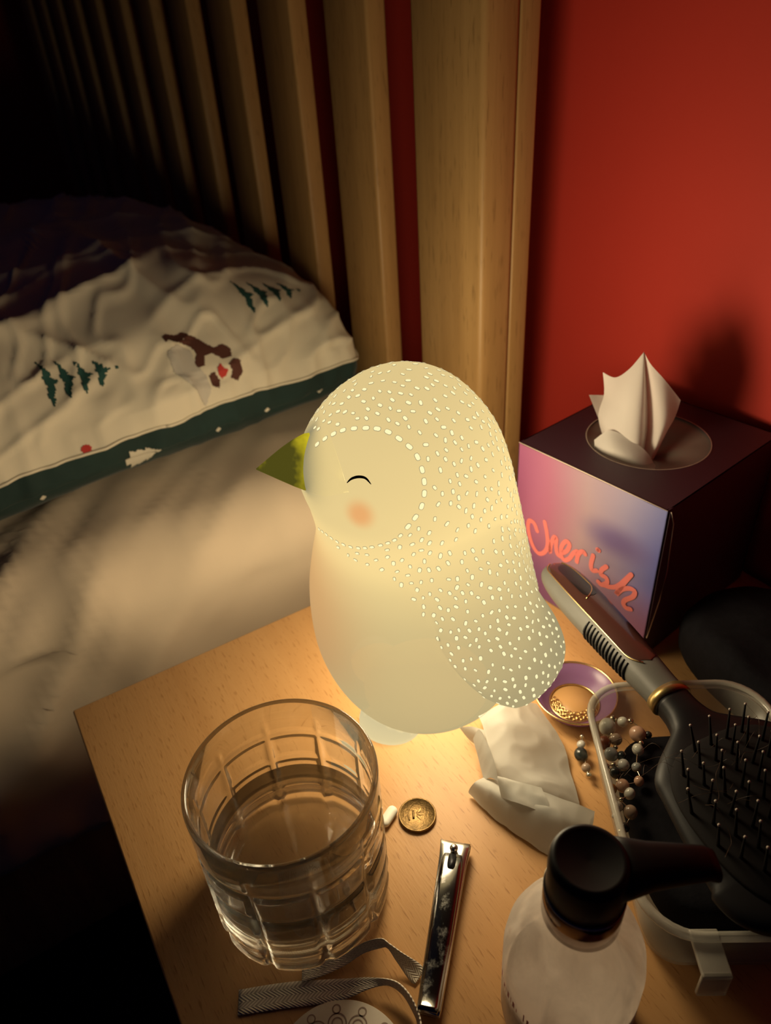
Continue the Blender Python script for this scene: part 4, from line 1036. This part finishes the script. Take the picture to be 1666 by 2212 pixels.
V, F = rings([circ(0.0150, 0.0002, 64), circ(0.0152, 0.0, 64), circ(0.0205, 0.0042, 64), circ(0.0252, 0.0118, 64), circ(0.0244, 0.0118, 64), circ(0.0198, 0.0052, 64), circ(0.0150, 0.0014, 64)], True, False, False)
mesh('wall', V, F, M_purple, dish)
def torus_vf(R_, r_, z, n=64, m_=8):
    rs = []
    for k in range(n):
        a = 2 * PI * k / n
        rs.append([Vector(((R_ + r_ * math.cos(2 * PI * j / m_)) * math.cos(a), (R_ + r_ * math.cos(2 * PI * j / m_)) * math.sin(a), z + r_ * math.sin(2 * PI * j / m_))) for j in range(m_)])
    rs.append(rs[0]); V, F = rings(rs, True, False, False); return V, F
V, F = torus_vf(0.0249, 0.0007, 0.0120); mesh('rim', V, F, M_gold, dish)
V, F = torus_vf(0.0150, 0.0006, 0.0022); mesh('base_ring', V, F, M_gold, dish)
V, F = rings([circ(0.0001, 0.0, 48), circ(0.0149, 0.0, 48), circ(0.0149, 0.0014, 48), circ(0.0001, 0.0014, 48)], True, True, True); mesh('base', V, F, M_copper, dish)

ch = empty('chain_necklace', (-0.2135, 0.2460, 0.0021)); tag(ch, 'fine gold link chain coiled inside the purple dish', 'chain')
lm = None; path = []
for lap, (R_, a0, a1) in enumerate(((0.0120, -2.4, 0.9), (0.0098, 0.9, -2.4), (0.0134, -2.2, 0.6))):
    n = int(abs(a1 - a0) * R_ / 0.0021)
    for k in range(n): a = a0 + (a1 - a0) * k / n; path.append((Vector((R_ * math.cos(a), R_ * math.sin(a), 0.0011 + 0.0006 * (lap % 2))), a + (PI / 2)))
for k, (p, a) in enumerate(path):
    if lm is None:
        V, F = torus_vf(0.0011, 0.00035, 0, 14, 6); V = [Vector((v.x * 1.35, v.y * 0.85, v.z)) for v in V]
        lo_ = mesh('link', V, F, M_gold, ch); lm = lo_.data
    else:
        lo_ = bpy.data.objects.new('link', lm); C.objects.link(lo_); lo_.parent = ch
    lo_.location = p; lo_.rotation_euler = (0.6 if k % 2 else -0.6, 0, a)

# ------------------------------------------------------------------ clear plastic tray, pouch, beads
mt, nt, out = newmat('clear_plastic'); L = nt.links.new
tr = N(nt, 'ShaderNodeBsdfTransparent'); tr.inputs[0].default_value = (0.93, 0.92, 0.90, 1)
b = N(nt, 'ShaderNodeBsdfPrincipled'); b.inputs['Base Color'].default_value = (0.62, 0.58, 0.50, 1); b.inputs['Roughness'].default_value = 0.22
mxs = N(nt, 'ShaderNodeMixShader'); mxs.inputs[0].default_value = 0.30; L(tr.outputs[0], mxs.inputs[1]); L(b.outputs[0], mxs.inputs[2]); L(mxs.outputs[0], out.inputs[0]); M_plastic = mt
mt, nt, out = newmat('clear_plastic_rim'); L = nt.links.new
tr = N(nt, 'ShaderNodeBsdfTransparent'); b = N(nt, 'ShaderNodeBsdfPrincipled'); b.inputs['Base Color'].default_value = (0.50, 0.47, 0.40, 1); b.inputs['Roughness'].default_value = 0.15
mxs = N(nt, 'ShaderNodeMixShader'); mxs.inputs[0].default_value = 0.62; L(tr.outputs[0], mxs.inputs[1]); L(b.outputs[0], mxs.inputs[2]); L(mxs.outputs[0], out.inputs[0]); M_prim = mt
TRZ = math.atan2(-0.543, 0.840); TC = Vector((-0.1107, 0.2307, 0.0005)); TH = 0.0495
tray = empty('plastic_tray', TC, TRZ); tag(tray, 'clear plastic tub with rolled rim full of beads under the hairbrush', 'tub')
def rrect(hx_, hy_, r, z, n=8):
    out_ = []
    for cx_, cy_, a0 in ((hx_ - r, hy_ - r, 0), (-hx_ + r, hy_ - r, PI / 2), (-hx_ + r, -hy_ + r, PI), (hx_ - r, -hy_ + r, 1.5 * PI)):
        for k in range(n + 1):
            a = a0 + PI / 2 * k / n; out_.append(Vector((cx_ + r * math.cos(a), cy_ + r * math.sin(a), z)))
    return out_
TX, TY = 0.069, 0.049
V, F = rings([rrect(TX - 0.014, TY - 0.014, 0.012, 0), rrect(TX - 0.0115, TY - 0.0115, 0.015, 0.0008), rrect(TX - 0.0095, TY - 0.0095, 0.018, 0.006), rrect(TX - 0.003, TY - 0.003, 0.022, TH - 0.004),
              rrect(TX - 0.0038, TY - 0.0038, 0.0215, TH - 0.004), rrect(TX - 0.0103, TY - 0.0103, 0.0175, 0.0065), rrect(TX - 0.0122, TY - 0.0122, 0.0145, 0.0018), rrect(TX - 0.015, TY - 0.015, 0.012, 0.0012)], True, True, True)
mesh('tub', V, F, M_plastic, tray)
V, F = rings([rrect(TX - 0.0036, TY - 0.0036, 0.0215, TH - 0.0042), rrect(TX - 0.0002, TY - 0.0002, 0.0235, TH - 0.0036), rrect(TX, TY, 0.0235, TH - 0.002), rrect(TX - 0.0008, TY - 0.0008, 0.023, TH - 0.0002), rrect(TX - 0.0028, TY - 0.0028, 0.022, TH), rrect(TX - 0.0036, TY - 0.0036, 0.0215, TH - 0.0012)], True, False, False)
mesh('rim', V, F, M_prim, tray)
V, F = box_data(TX - 0.006, TX + 0.013, -0.030, -0.018, TH - 0.006, TH - 0.0035, 0.0008); V2, F2 = box_data(TX + 0.0105, TX + 0.013, -0.030, -0.018, TH - 0.020, TH - 0.0035, 0.0008)
V, F = joinvf([(V, F), (V2, F2)]); mesh('lid_catch', V, F, M_prim, tray)

M_blackcloth = pmat('black_cloth', (0.007, 0.0065, 0.009), 0.9, spec=0.15, noise=0.3, nscale=200, bump=0.2, bscale=600)
rs = []
for i in range(15):
    th = -PI / 2 + PI * i / 14
    ring = []
    for k in range(48):
        ph = 2 * PI * k / 48; ct_ = max(0.02, math.cos(th)) ** 0.5
        x = 0.053 * ct_ * sp(math.cos(ph), 0.6); y = 0.0345 * ct_ * sp(math.sin(ph), 0.6); z = 0.0165 + 0.0145 * sp(math.sin(th), 0.7)
        z += 0.0030 * mn.noise(Vector((x * 40, y * 40, 2))) * max(0, math.sin(th)); 
        if math.sin(th) > 0: z += 0.010 * max(0, (x - 0.012) / 0.04)
        ring.append(Vector((x, y, max(z, 0.0022))))
    rs.append(ring)
V, F = rings(rs, True, True, True)
pouch = mesh('pouch', V, F, M_blackcloth); pouch.location = TC; pouch.rotation_euler = (0, 0, TRZ)
tag(pouch, 'soft black cloth pouch lying in the plastic tub beneath the beads', 'pouch')

BC = {'w': (0.72, 0.70, 0.60), 's': (0.75, 0.66, 0.48), 'p': (0.60, 0.36, 0.24), 'b': (0.38, 0.27, 0.19), 'r': (0.33, 0.11, 0.06), 'g': (0.34, 0.35, 0.33), 'd': (0.03, 0.035, 0.032), 'c': (0.55, 0.53, 0.48), 'a': (0.50, 0.22, 0.05)}
BM = {k: pmat('bead_' + k, c, 0.22 if k != 's' else 0.2, 0.9 if k == 's' else 0.0, noise=0.25, nscale=160, coat=0.4) for k, c in BC.items()}
BEADS = [(-0.172, 0.2271, 0.005, 'w'), (-0.1742, 0.2339, 0.002, 's'), (-0.1698, 0.2364, 0.0031, 'w'), (-0.1596, 0.2369, 0.0047, 'p'), (-0.1636, 0.2247, 0.0035, 'b'), (-0.1655, 0.2181, 0.0038, 'r'), (-0.1582, 0.2157, 0.0038, 'g'), (-0.1546, 0.2194, 0.0027, 'd'), (-0.1499, 0.2161, 0.0032, 'c'), (-0.1488, 0.2093, 0.0032, 'd'), (-0.1414, 0.2065, 0.0037, 'p'), (-0.1431, 0.2008, 0.0026, 'a'), (-0.1363, 0.206, 0.0031, 'w'), (-0.1344, 0.1959, 0.0026, 'w'), (-0.1288, 0.1987, 0.0036, 'b'), (-0.1524, 0.2294, 0.0033, 'w'), (-0.1542, 0.2083, 0.0016, 's'), (-0.1527, 0.212, 0.0016, 's'), (-0.1678, 0.2404, 0.0017, 's'), (-0.1543, 0.2339, 0.0016, 's'), (-0.1669, 0.2253, 0.0014, 's'), (-0.16, 0.2209, 0.0014, 's'), (-0.1446, 0.2066, 0.0013, 's'), (-0.1362, 0.2001, 0.0013, 's'), (-0.1314, 0.1913, 0.002, 'g'), (-0.1246, 0.1904, 0.0025, 'd'), (-0.1241, 0.1868, 0.0018, 's'), (-0.1452, 0.2205, 0.0027, 'g'), (-0.1387, 0.2153, 0.0029, 'p'), (-0.156, 0.2411, 0.0022, 'd')]
OUTB = [(-0.1815, 0.2205, 0.0044, 'd'), (-0.1735, 0.2165, 0.0029, 'b'), (-0.1868, 0.2255, 0.0026, 'c'), (-0.1906, 0.2300, 0.0015, 's'), (-0.1692, 0.2145, 0.0017, 's')]
sph = bmesh.new(); bmesh.ops.create_uvsphere(sph, u_segments=20, v_segments=12, radius=1.0)
bead_me = {}
def bead_mesh(c):
    if c not in bead_me:
        me = bpy.data.meshes.new('bead'); sph.to_mesh(me); me.polygons.foreach_set('use_smooth', [True] * len(me.polygons)); me.materials.append(BM[c]); bead_me[c] = me
    return bead_me[c]
def necklace(name, beads, z0, label, loc):
    nk = empty(name, loc); tag(nk, label, 'necklace')
    P = []
    for x, y, r, c in beads:
        o = bpy.data.objects.new('spacer_bead' if c == 's' else 'bead', bead_mesh(c)); C.objects.link(o); o.parent = nk
        p = Vector((x, y, z0)) - Vector(loc); o.location = p; rr = rng.uniform(0.85, 1.0)
        o.scale = (r, r * rr, r * rng.uniform(0.88, 1)); o.rotation_euler = (rng.uniform(0, 3), rng.uniform(0, 3), rng.uniform(0, 3)); P.append(p)
    left = P[1:]; cur = [P[0]]
    while left:
        nx = min(left, key=lambda q: (q - cur[-1]).length); left.remove(nx); cur.append(nx)
    V, F = tube(crom(cur, 4), 0.0003, 5); mesh('string', V, F, BM['s'], nk)
    return nk
necklace('bead_necklace', BEADS, 0.0350, 'mixed pearl and stone bead necklace heaped in the plastic tub', (-0.150, 0.215, 0.032))
necklace('bead_bracelet', OUTB, 0.0055, 'dark stone bead bracelet on the nightstand outside the plastic tub', (-0.179, 0.220, 0.0012))

# ------------------------------------------------------------------ hairbrush
M_rubber = pmat('grey_rubber', (0.10, 0.098, 0.088), 0.5, bump=0.05, bscale=1500)
M_gloss = pmat('brown_gloss', (0.055, 0.022, 0.018), 0.18, coat=0.5)
M_blackgl = pmat('black_gloss', (0.012, 0.011, 0.012), 0.2, coat=0.3)
M_blackpl = pmat('black_plastic', (0.008, 0.0075, 0.009), 0.45, spec=0.3)
M_cushion = pmat('black_cushion', (0.008, 0.0065, 0.007), 0.8, spec=0.2)
M_tip = pmat('pale_tip', (0.45, 0.38, 0.32), 0.35)
HE = Vector((-0.2705, 0.2720, 0.0615)); HN = Vector((-0.148, 0.2440, 0.0665))
hax = (HN - HE).normalized(); hln = (HN - HE).length
hup = Vector((0.02, -0.10, 1.0)); hup = (hup - hax * hup.dot(hax)).normalized(); hsd = hup.cross(hax)      # hsd: towards the far side
hb = empty('hairbrush', (-0.10, 0.235, 0.0505)); tag(hb, 'black paddle hairbrush with grey rubber handle, gold lines and ball-tipped bristles', 'hairbrush')
HOFF = hb.location.copy()
def HB(x, s_, u): return HE + hax * x + hsd * s_ + hup * u - HOFF          # handle frame -> local
st = [(-0.0005, 0.001, 0.0008), (0.001, 0.0048, 0.0030), (0.004, 0.0082, 0.0050), (0.010, 0.0108, 0.0072), (0.022, 0.0126, 0.0088), (0.042, 0.0132, 0.0096), (0.066, 0.0126, 0.0096), (0.088, 0.0118, 0.0092), (0.104, 0.0108, 0.0086), (0.114, 0.0102, 0.0080), (hln, 0.0100, 0.0078)]
def hrad(x): return hermite(x, [q[0] for q in st], [q[1] for q in st]), hermite(x, [q[0] for q in st], [q[2] for q in st])
rs = []
xs_ = [-0.0005, 0.0002, 0.001, 0.0022, 0.004, 0.007] + [0.010 + (hln - 0.010) * i / 30 for i in range(31)]
for x in xs_:
    a, b_ = hrad(x); rs.append([HB(x, a * sp(math.cos(2 * PI * k / 40), 0.9), b_ * sp(math.sin(2 * PI * k / 40), 0.9)) for k in range(40)])
V, F = rings(rs, True, True, True); handle = mesh('handle', V, F, M_rubber, hb)
def inlay(name, x0, x1, w0, w1, lift, mat, shift=0.0, round_=True, parent=handle):
    """strip following the top of the handle: angles w0..w1 (radians from straight up, + = far side)"""
    V, F = [], []; n, mm2 = 40, 12
    for i in range(n + 1):
        t = i / n; x = x0 + (x1 - x0) * t; a, b_ = hrad(x)
        wdt = math.sqrt(max(0, 1 - (2 * t - 1) ** 8)) if round_ else 1
        for j in range(mm2 + 1):
            mid = (w0 + w1) / 2; an = mid + (w1 - w0) / 2 * wdt * (2 * j / mm2 - 1); an = PI / 2 - an
            V.append(HB(x, (a + lift) * sp(math.cos(an), 0.9), (b_ + lift) * sp(math.sin(an), 0.9)))
    for i in range(n):
        for j in range(mm2): a = i * (mm2 + 1) + j; F.append((a, a + 1, a + 2 + mm2, a + 1 + mm2))
    return mesh(name, V, F, mat, parent)
inlay('top_inlay', 0.0025, 0.103, -0.55, 0.95, 0.0004, M_gloss)
inlay('thumb_inset', 0.010, 0.046, -0.10, 0.55, 0.0007, M_blackgl)
def gold_line(x0, x1, ang, curve=None):
    pts = []
    for i in range(41):
        t = i / 40; x = x0 + (x1 - x0) * t; a, b_ = hrad(x); an = PI / 2 - (ang + (curve(t) if curve else 0)); pts.append(HB(x, (a + 0.0006) * sp(math.cos(an), 0.9), (b_ + 0.0006) * sp(math.sin(an), 0.9)))
    V, F = tube(pts, 0.00042, 6); mesh('gold_line', V, F, M_gold, handle)
gold_line(0.0015, 0.103, -0.55, lambda t: 0.5 * max(0, 1 - t * 12) ** 2 + 0.40 * max(0, (t - 0.9) * 10) ** 2)
gold_line(0.006, 0.047, 0.55, lambda t: -0.65 * max(0, (t - 0.7) / 0.3) ** 2)
for i in range(13):
    x = 0.062 + 0.0030 * i; a, b_ = hrad(x); pts = []
    for j in range(9):
        an = PI + 0.75 - 1.35 * j / 8 + 0.10; an = -an + PI * 2 if False else an
        pts.append(HB(x + 0.0012 * (j / 8), (a + 0.0002) * sp(math.cos(an), 0.9), -(b_ + 0.0002) * sp(math.sin(an), 0.9)))
    V, F = tube(pts, lambda t: 0.00095 * math.sin(PI * min(1, max(0.06, t))) ** 0.5, 6); mesh('grip_rib', V, F, M_blackpl, handle)
a, b_ = hrad(hln); 
V, F = rings([[HB(x, (a + e_) * math.cos(2 * PI * k / 40), (b_ + e_) * math.sin(2 * PI * k / 40)) for k in range(40)] for x, e_ in ((hln - 0.006, 0.0002), (hln - 0.006, 0.0012), (hln - 0.0012, 0.0016), (hln - 0.0005, 0.0002))], True, True, True)
mesh('gold_ring', V, F, pmat('dull_gold', (0.42, 0.30, 0.12), 0.35, 0.9), hb)
# head
HL = 0.118; HWD = 0.047
def head_half(t):      # half width along the head, t in 0..1, starting at the neck
    if t < 0.14: return 0.0095 + 0.0035 * (t / 0.14) ** 3
    if t < 0.34: q = (t - 0.14) / 0.20; return 0.013 + (HWD - 0.010 - 0.013) * (math.sin(PI / 2 * q) ** 1.1)
    q = (t - 0.34) / 0.66; return (HWD - 0.010) + 0.010 * math.sin(PI * min(1, q * 1.05) * 0.5 + 0) if q < 0.6 else (HWD) * math.sqrt(max(0.0004, 1 - ((q - 0.6) / 0.4) ** 2.6))
rs = []
for i in range(61):
    t = 1 - (1 - i / 60) ** 1.15 if i else 0.0; x = hln + HL * t; hwid = head_half(t); th2 = 0.0078 if t < 0.1 else max(0.0015, 0.0078 - 0.0010 * min(1, (t - 0.1) / 0.1)) * (1 if t < 0.97 else 0.6)
    rs.append([HB(x - 0.0006, hwid * sp(math.cos(2 * PI * k / 40), 0.8), th2 * sp(math.sin(2 * PI * k / 40), 0.7) - 0.001 * min(1, t * 5)) for k in range(40)])
V, F = rings(rs, True, True, True); head = mesh('paddle', V, F, M_blackpl, hb)
pcx, pax, pay = hln + 0.070, 0.0435, 0.0375
rs = []
for i in range(9):
    q = math.cos(PI / 2 * i / 8) if i < 8 else 0.01; z = 0.0048 + 0.0050 * math.sin(PI / 2 * i / 8)
    rs.append([HB(pcx + pax * q * sp(math.cos(2 * PI * k / 48), 0.75), pay * q * sp(math.sin(2 * PI * k / 48), 0.75), z) for k in range(48)])
V, F = rings(rs, True, True, True); cush = mesh('cushion', V, F, M_cushion, hb)
# bristles
pins = []
BL = 0.0185
def cone_data():
    parts = [tube([Vector((0, 0, 0)), Vector((0, 0, BL * 0.5)), Vector((0, 0, BL))], lambda t: 0.00085 - 0.0004 * t, 6)]
    return parts[0]
pin_me = tip_me = None
rows = 10
for i in range(rows):
    xx = -0.037 + 0.074 * i / (rows - 1); nmax = 9 if i % 2 else 8
    for j in range(nmax):
        yy = (j - (nmax - 1) / 2) * 0.0084
        if (abs(xx) / 0.040) ** 2.6 + (abs(yy) / 0.0355) ** 2.6 > 1: continue
        u0 = 0.0048 + 0.0050 * math.sqrt(max(0, 1 - (xx / pax) ** 2 - (yy / pay) ** 2)) - 0.0008
        lean = Vector((xx * 2.2 + rng.uniform(-.08, .08), yy * 4 + rng.uniform(-.08, .08), 1)).normalized()
        base_ = HB(pcx + xx, yy, u0); dr = (hax * lean.x + hsd * lean.y + hup * lean.z).normalized()
        rot = Vector((0, 0, 1)).rotation_difference(dr).to_euler()
        if pin_me is None:
            V, F = cone_data(); po = mesh('bristle', V, F, M_cushion, hb); pin_me = po.data
        else: po = bpy.data.objects.new('bristle', pin_me); C.objects.link(po); po.parent = hb
        po.location = base_; po.rotation_euler = rot
        if tip_me is None:
            tb_ = bmesh.new(); bmesh.ops.create_icosphere(tb_, subdivisions=1, radius=0.00072); tip_me = bpy.data.meshes.new('ball_tip'); tb_.to_mesh(tip_me); tb_.free(); tip_me.materials.append(M_tip); tip_me.polygons.foreach_set('use_smooth', [True] * len(tip_me.polygons))
        to = bpy.data.objects.new('ball_tip', tip_me); C.objects.link(to); to.parent = po; to.location = (0, 0, BL)
# loose hairs caught in the bristles
parts = []
for k in range(15):
    x0, y0 = rng.uniform(-0.042, 0.0), rng.uniform(-0.034, 0.02); pts = [HB(pcx + x0, y0, 0.011 + rng.uniform(0, 0.004))]
    d = rng.uniform(0, 2 * PI)
    for q in range(5):
        d += rng.uniform(-0.7, 0.7); x0 += 0.006 * math.cos(d); y0 += 0.006 * math.sin(d); pts.append(HB(pcx + x0, y0, 0.011 + rng.uniform(0, 0.010)))
    parts.append(tube(crom(pts, 4), 0.00007, 4))
V, F = joinvf(parts); ho = mesh('loose_hair', V, F, pmat('brown_hair', (0.10, 0.055, 0.03), 0.4), hb); tag(ho, kind='stuff')

# ------------------------------------------------------------------ lotion bottle with black pump
mt, nt, out = newmat('smeared_bottle'); L = nt.links.new
tr = N(nt, 'ShaderNodeBsdfTransparent'); tr.inputs[0].default_value = (0.95, 0.92, 0.90, 1)
b = N(nt, 'ShaderNodeBsdfPrincipled'); b.inputs['Base Color'].default_value = (0.86, 0.81, 0.75, 1); b.inputs['Roughness'].default_value = 0.3
t1 = N(nt, 'ShaderNodeBsdfTranslucent'); t1.inputs[0].default_value = (0.92, 0.85, 0.78, 1); m0 = N(nt, 'ShaderNodeMixShader'); m0.inputs[0].default_value = 0.68; L(b.outputs[0], m0.inputs[1]); L(t1.outputs[0], m0.inputs[2])
tcn = N(nt, 'ShaderNodeTexCoord'); mp = N(nt, 'ShaderNodeMapping'); mp.inputs['Scale'].default_value = (1, 1, 0.45); L(tcn.outputs['Object'], mp.inputs[0])
nz = N(nt, 'ShaderNodeTexNoise', Scale=70.0, Detail=4.0, Distortion=0.6); L(mp.outputs[0], nz.inputs[0])
rp = N(nt, 'ShaderNodeValToRGB'); rp.color_ramp.elements[0].position = 0.30; rp.color_ramp.elements[1].position = 0.60; rp.color_ramp.elements[0].color = (0.55, 0.55, 0.55, 1); rp.color_ramp.elements[1].color = (0.97, 0.97, 0.97, 1); L(nz.outputs[0], rp.inputs[0])
mxs = N(nt, 'ShaderNodeMixShader'); L(rp.outputs[0], mxs.inputs[0]); L(tr.outputs[0], mxs.inputs[1]); L(m0.outputs[0], mxs.inputs[2]); L(mxs.outputs[0], out.inputs[0]); M_bottle = mt
M_lotion = pmat('white_lotion', (0.85, 0.81, 0.76), 0.4)
M_pinkink = pmat('pink_ink', (0.60, 0.18, 0.24), 0.5)
M_mirror = pmat('smoked_metal', (0.38, 0.29, 0.24), 0.12, 1.0)
bo_ = empty('lotion_bottle', (-0.0915, 0.1235, 0.0005)); tag(bo_, 'milky lotion bottle with a black pump cap and dark shiny collar', 'bottle')
V, F = lathe([(0.0001, 0.0008), (0.022, 0.0004), (0.0258, 0.002), (0.0275, 0.006), (0.0278, 0.030), (0.0278, 0.052), (0.0268, 0.060), (0.0240, 0.068), (0.0200, 0.0745), (0.0160, 0.0785), (0.0130, 0.0820), (0.0110, 0.088)], 64, True, True)
mesh('bottle_body', V, F, M_bottle, bo_)
rs = []
for r, z in ((0.0001, 0.003), (0.0235, 0.003), (0.0255, 0.007), (0.0258, 0.026), (0.0256, 0.030)): rs.append(circ(r, z, 48))
top = [Vector((0.0254 * math.cos(2 * PI * k / 48), 0.0254 * math.sin(2 * PI * k / 48), 0.034 + 0.006 * math.sin(2 * PI * k / 48 + 1) + 0.002 * math.sin(6 * PI * k / 48))) for k in range(48)]
rs.append(top); rs.append([Vector((p.x * 0.5, p.y * 0.5, 0.034 + (p.z - 0.034) * 0.4)) for p in top]); rs.append(circ(0.0001, 0.034, 48))
V, F = rings(rs, True, True, True); mesh('lotion', V, F, M_lotion, bo_)
V, F = lathe([(0.0112, 0.0825), (0.0140, 0.0825), (0.0147, 0.0835), (0.0149, 0.0985), (0.0145, 0.0992), (0.0130, 0.0992)], 64, True, True); mesh('collar', V, F, M_mirror, bo_)
V, F = torus_vf(0.0146, 0.0004, 0.0994); mesh('collar_rim', V, F, M_steel, bo_)
V, F = lathe([(0.0001, 0.0993), (0.0138, 0.0993), (0.0142, 0.1005), (0.0143, 0.1165), (0.0136, 0.1186), (0.0122, 0.1196), (0.0112, 0.1192), (0.0001, 0.1178)], 64, True, True); cap = mesh('pump_cap', V, F, M_blackpl, bo_)
sdir = Vector((0.50, 0.866, 0)); sper = Vector((-0.866, 0.50, 0)); rs = []
for t, wd, z0, z1 in ((0.008, 0.0115, 0.105, 0.1185), (0.016, 0.0095, 0.1055, 0.1183), (0.022, 0.0078, 0.106, 0.1180), (0.032, 0.0066, 0.1065, 0.1172), (0.042, 0.0056, 0.107, 0.1160), (0.0455, 0.0050, 0.1045, 0.1140), (0.0470, 0.0040, 0.1035, 0.1100)):
    rs.append([sdir * t + sper * wd * sp(math.cos(2 * PI * k / 24), 0.6) + Vector((0, 0, (z0 + z1) / 2 + (z1 - z0) / 2 * sp(math.sin(2 * PI * k / 24), 0.6))) for k in range(24)])
V, F = rings(rs, True, True, True); mesh('spout', V, F, M_blackpl, bo_)
parts = []
for k in range(34):
    a = -2.75 + 0.072 * k; h0 = 0.0340; h1 = h0 + (0.0050 if k % 3 else 0.0062) * (0.8 + 0.2 * math.sin(k * 5)); wd = 0.00042
    if k % 9 == 8: continue
    V, F = [], []
    for z in (h0, h1):
        for e_ in (-1, 1): aa = a + e_ * wd / 0.028 * (1 + 0.6 * math.sin(k * 3)); V.append(Vector((0.0281 * math.cos(aa), 0.0281 * math.sin(aa), z)))
    parts.append((V, [(0, 1, 3, 2)]))
V, F = joinvf(parts); mesh('label_print', V, F, M_pinkink, bo_, smooth=False)

# ------------------------------------------------------------------ made-up dark cloth bundle standing in for the unlit shape beside the tissue box
rs = []
for i in range(19):
    th = -PI / 2 + PI * i / 18; ring = []
    for k in range(64):
        ph = 2 * PI * k / 64; ct_ = max(0.02, math.cos(th)) ** 0.45
        x = 0.098 * ct_ * sp(math.cos(ph), 0.7); y = 0.048 * ct_ * sp(math.sin(ph), 0.7); z = 0.021 + 0.021 * sp(math.sin(th), 0.6)
        z += (0.006 * mn.noise(Vector((x * 25, y * 25, 7))) + 0.005 * max(0, 1 - 3 * abs(mn.noise(Vector((x * 18, y * 30, 17)))))) * max(0, math.sin(th))
        ring.append(Vector((x, y, max(z, 0.0004))))
    rs.append(ring)
V, F = rings(rs, True, True, True)
filler = mesh('dark_filler', V, F, M_blackcloth); filler.location = (-0.117, 0.357, 0.0005); filler.rotation_euler = (0, 0, 0.0)
tag(filler, 'dark cloth bag added for the unlit shape right of the tissue box', 'filler')


# ------------------------------------------------------------------ lift the whole place so that the floor is at z = 0
for o in list(scn.objects):
    if o.parent is None: o.location.z += TOP
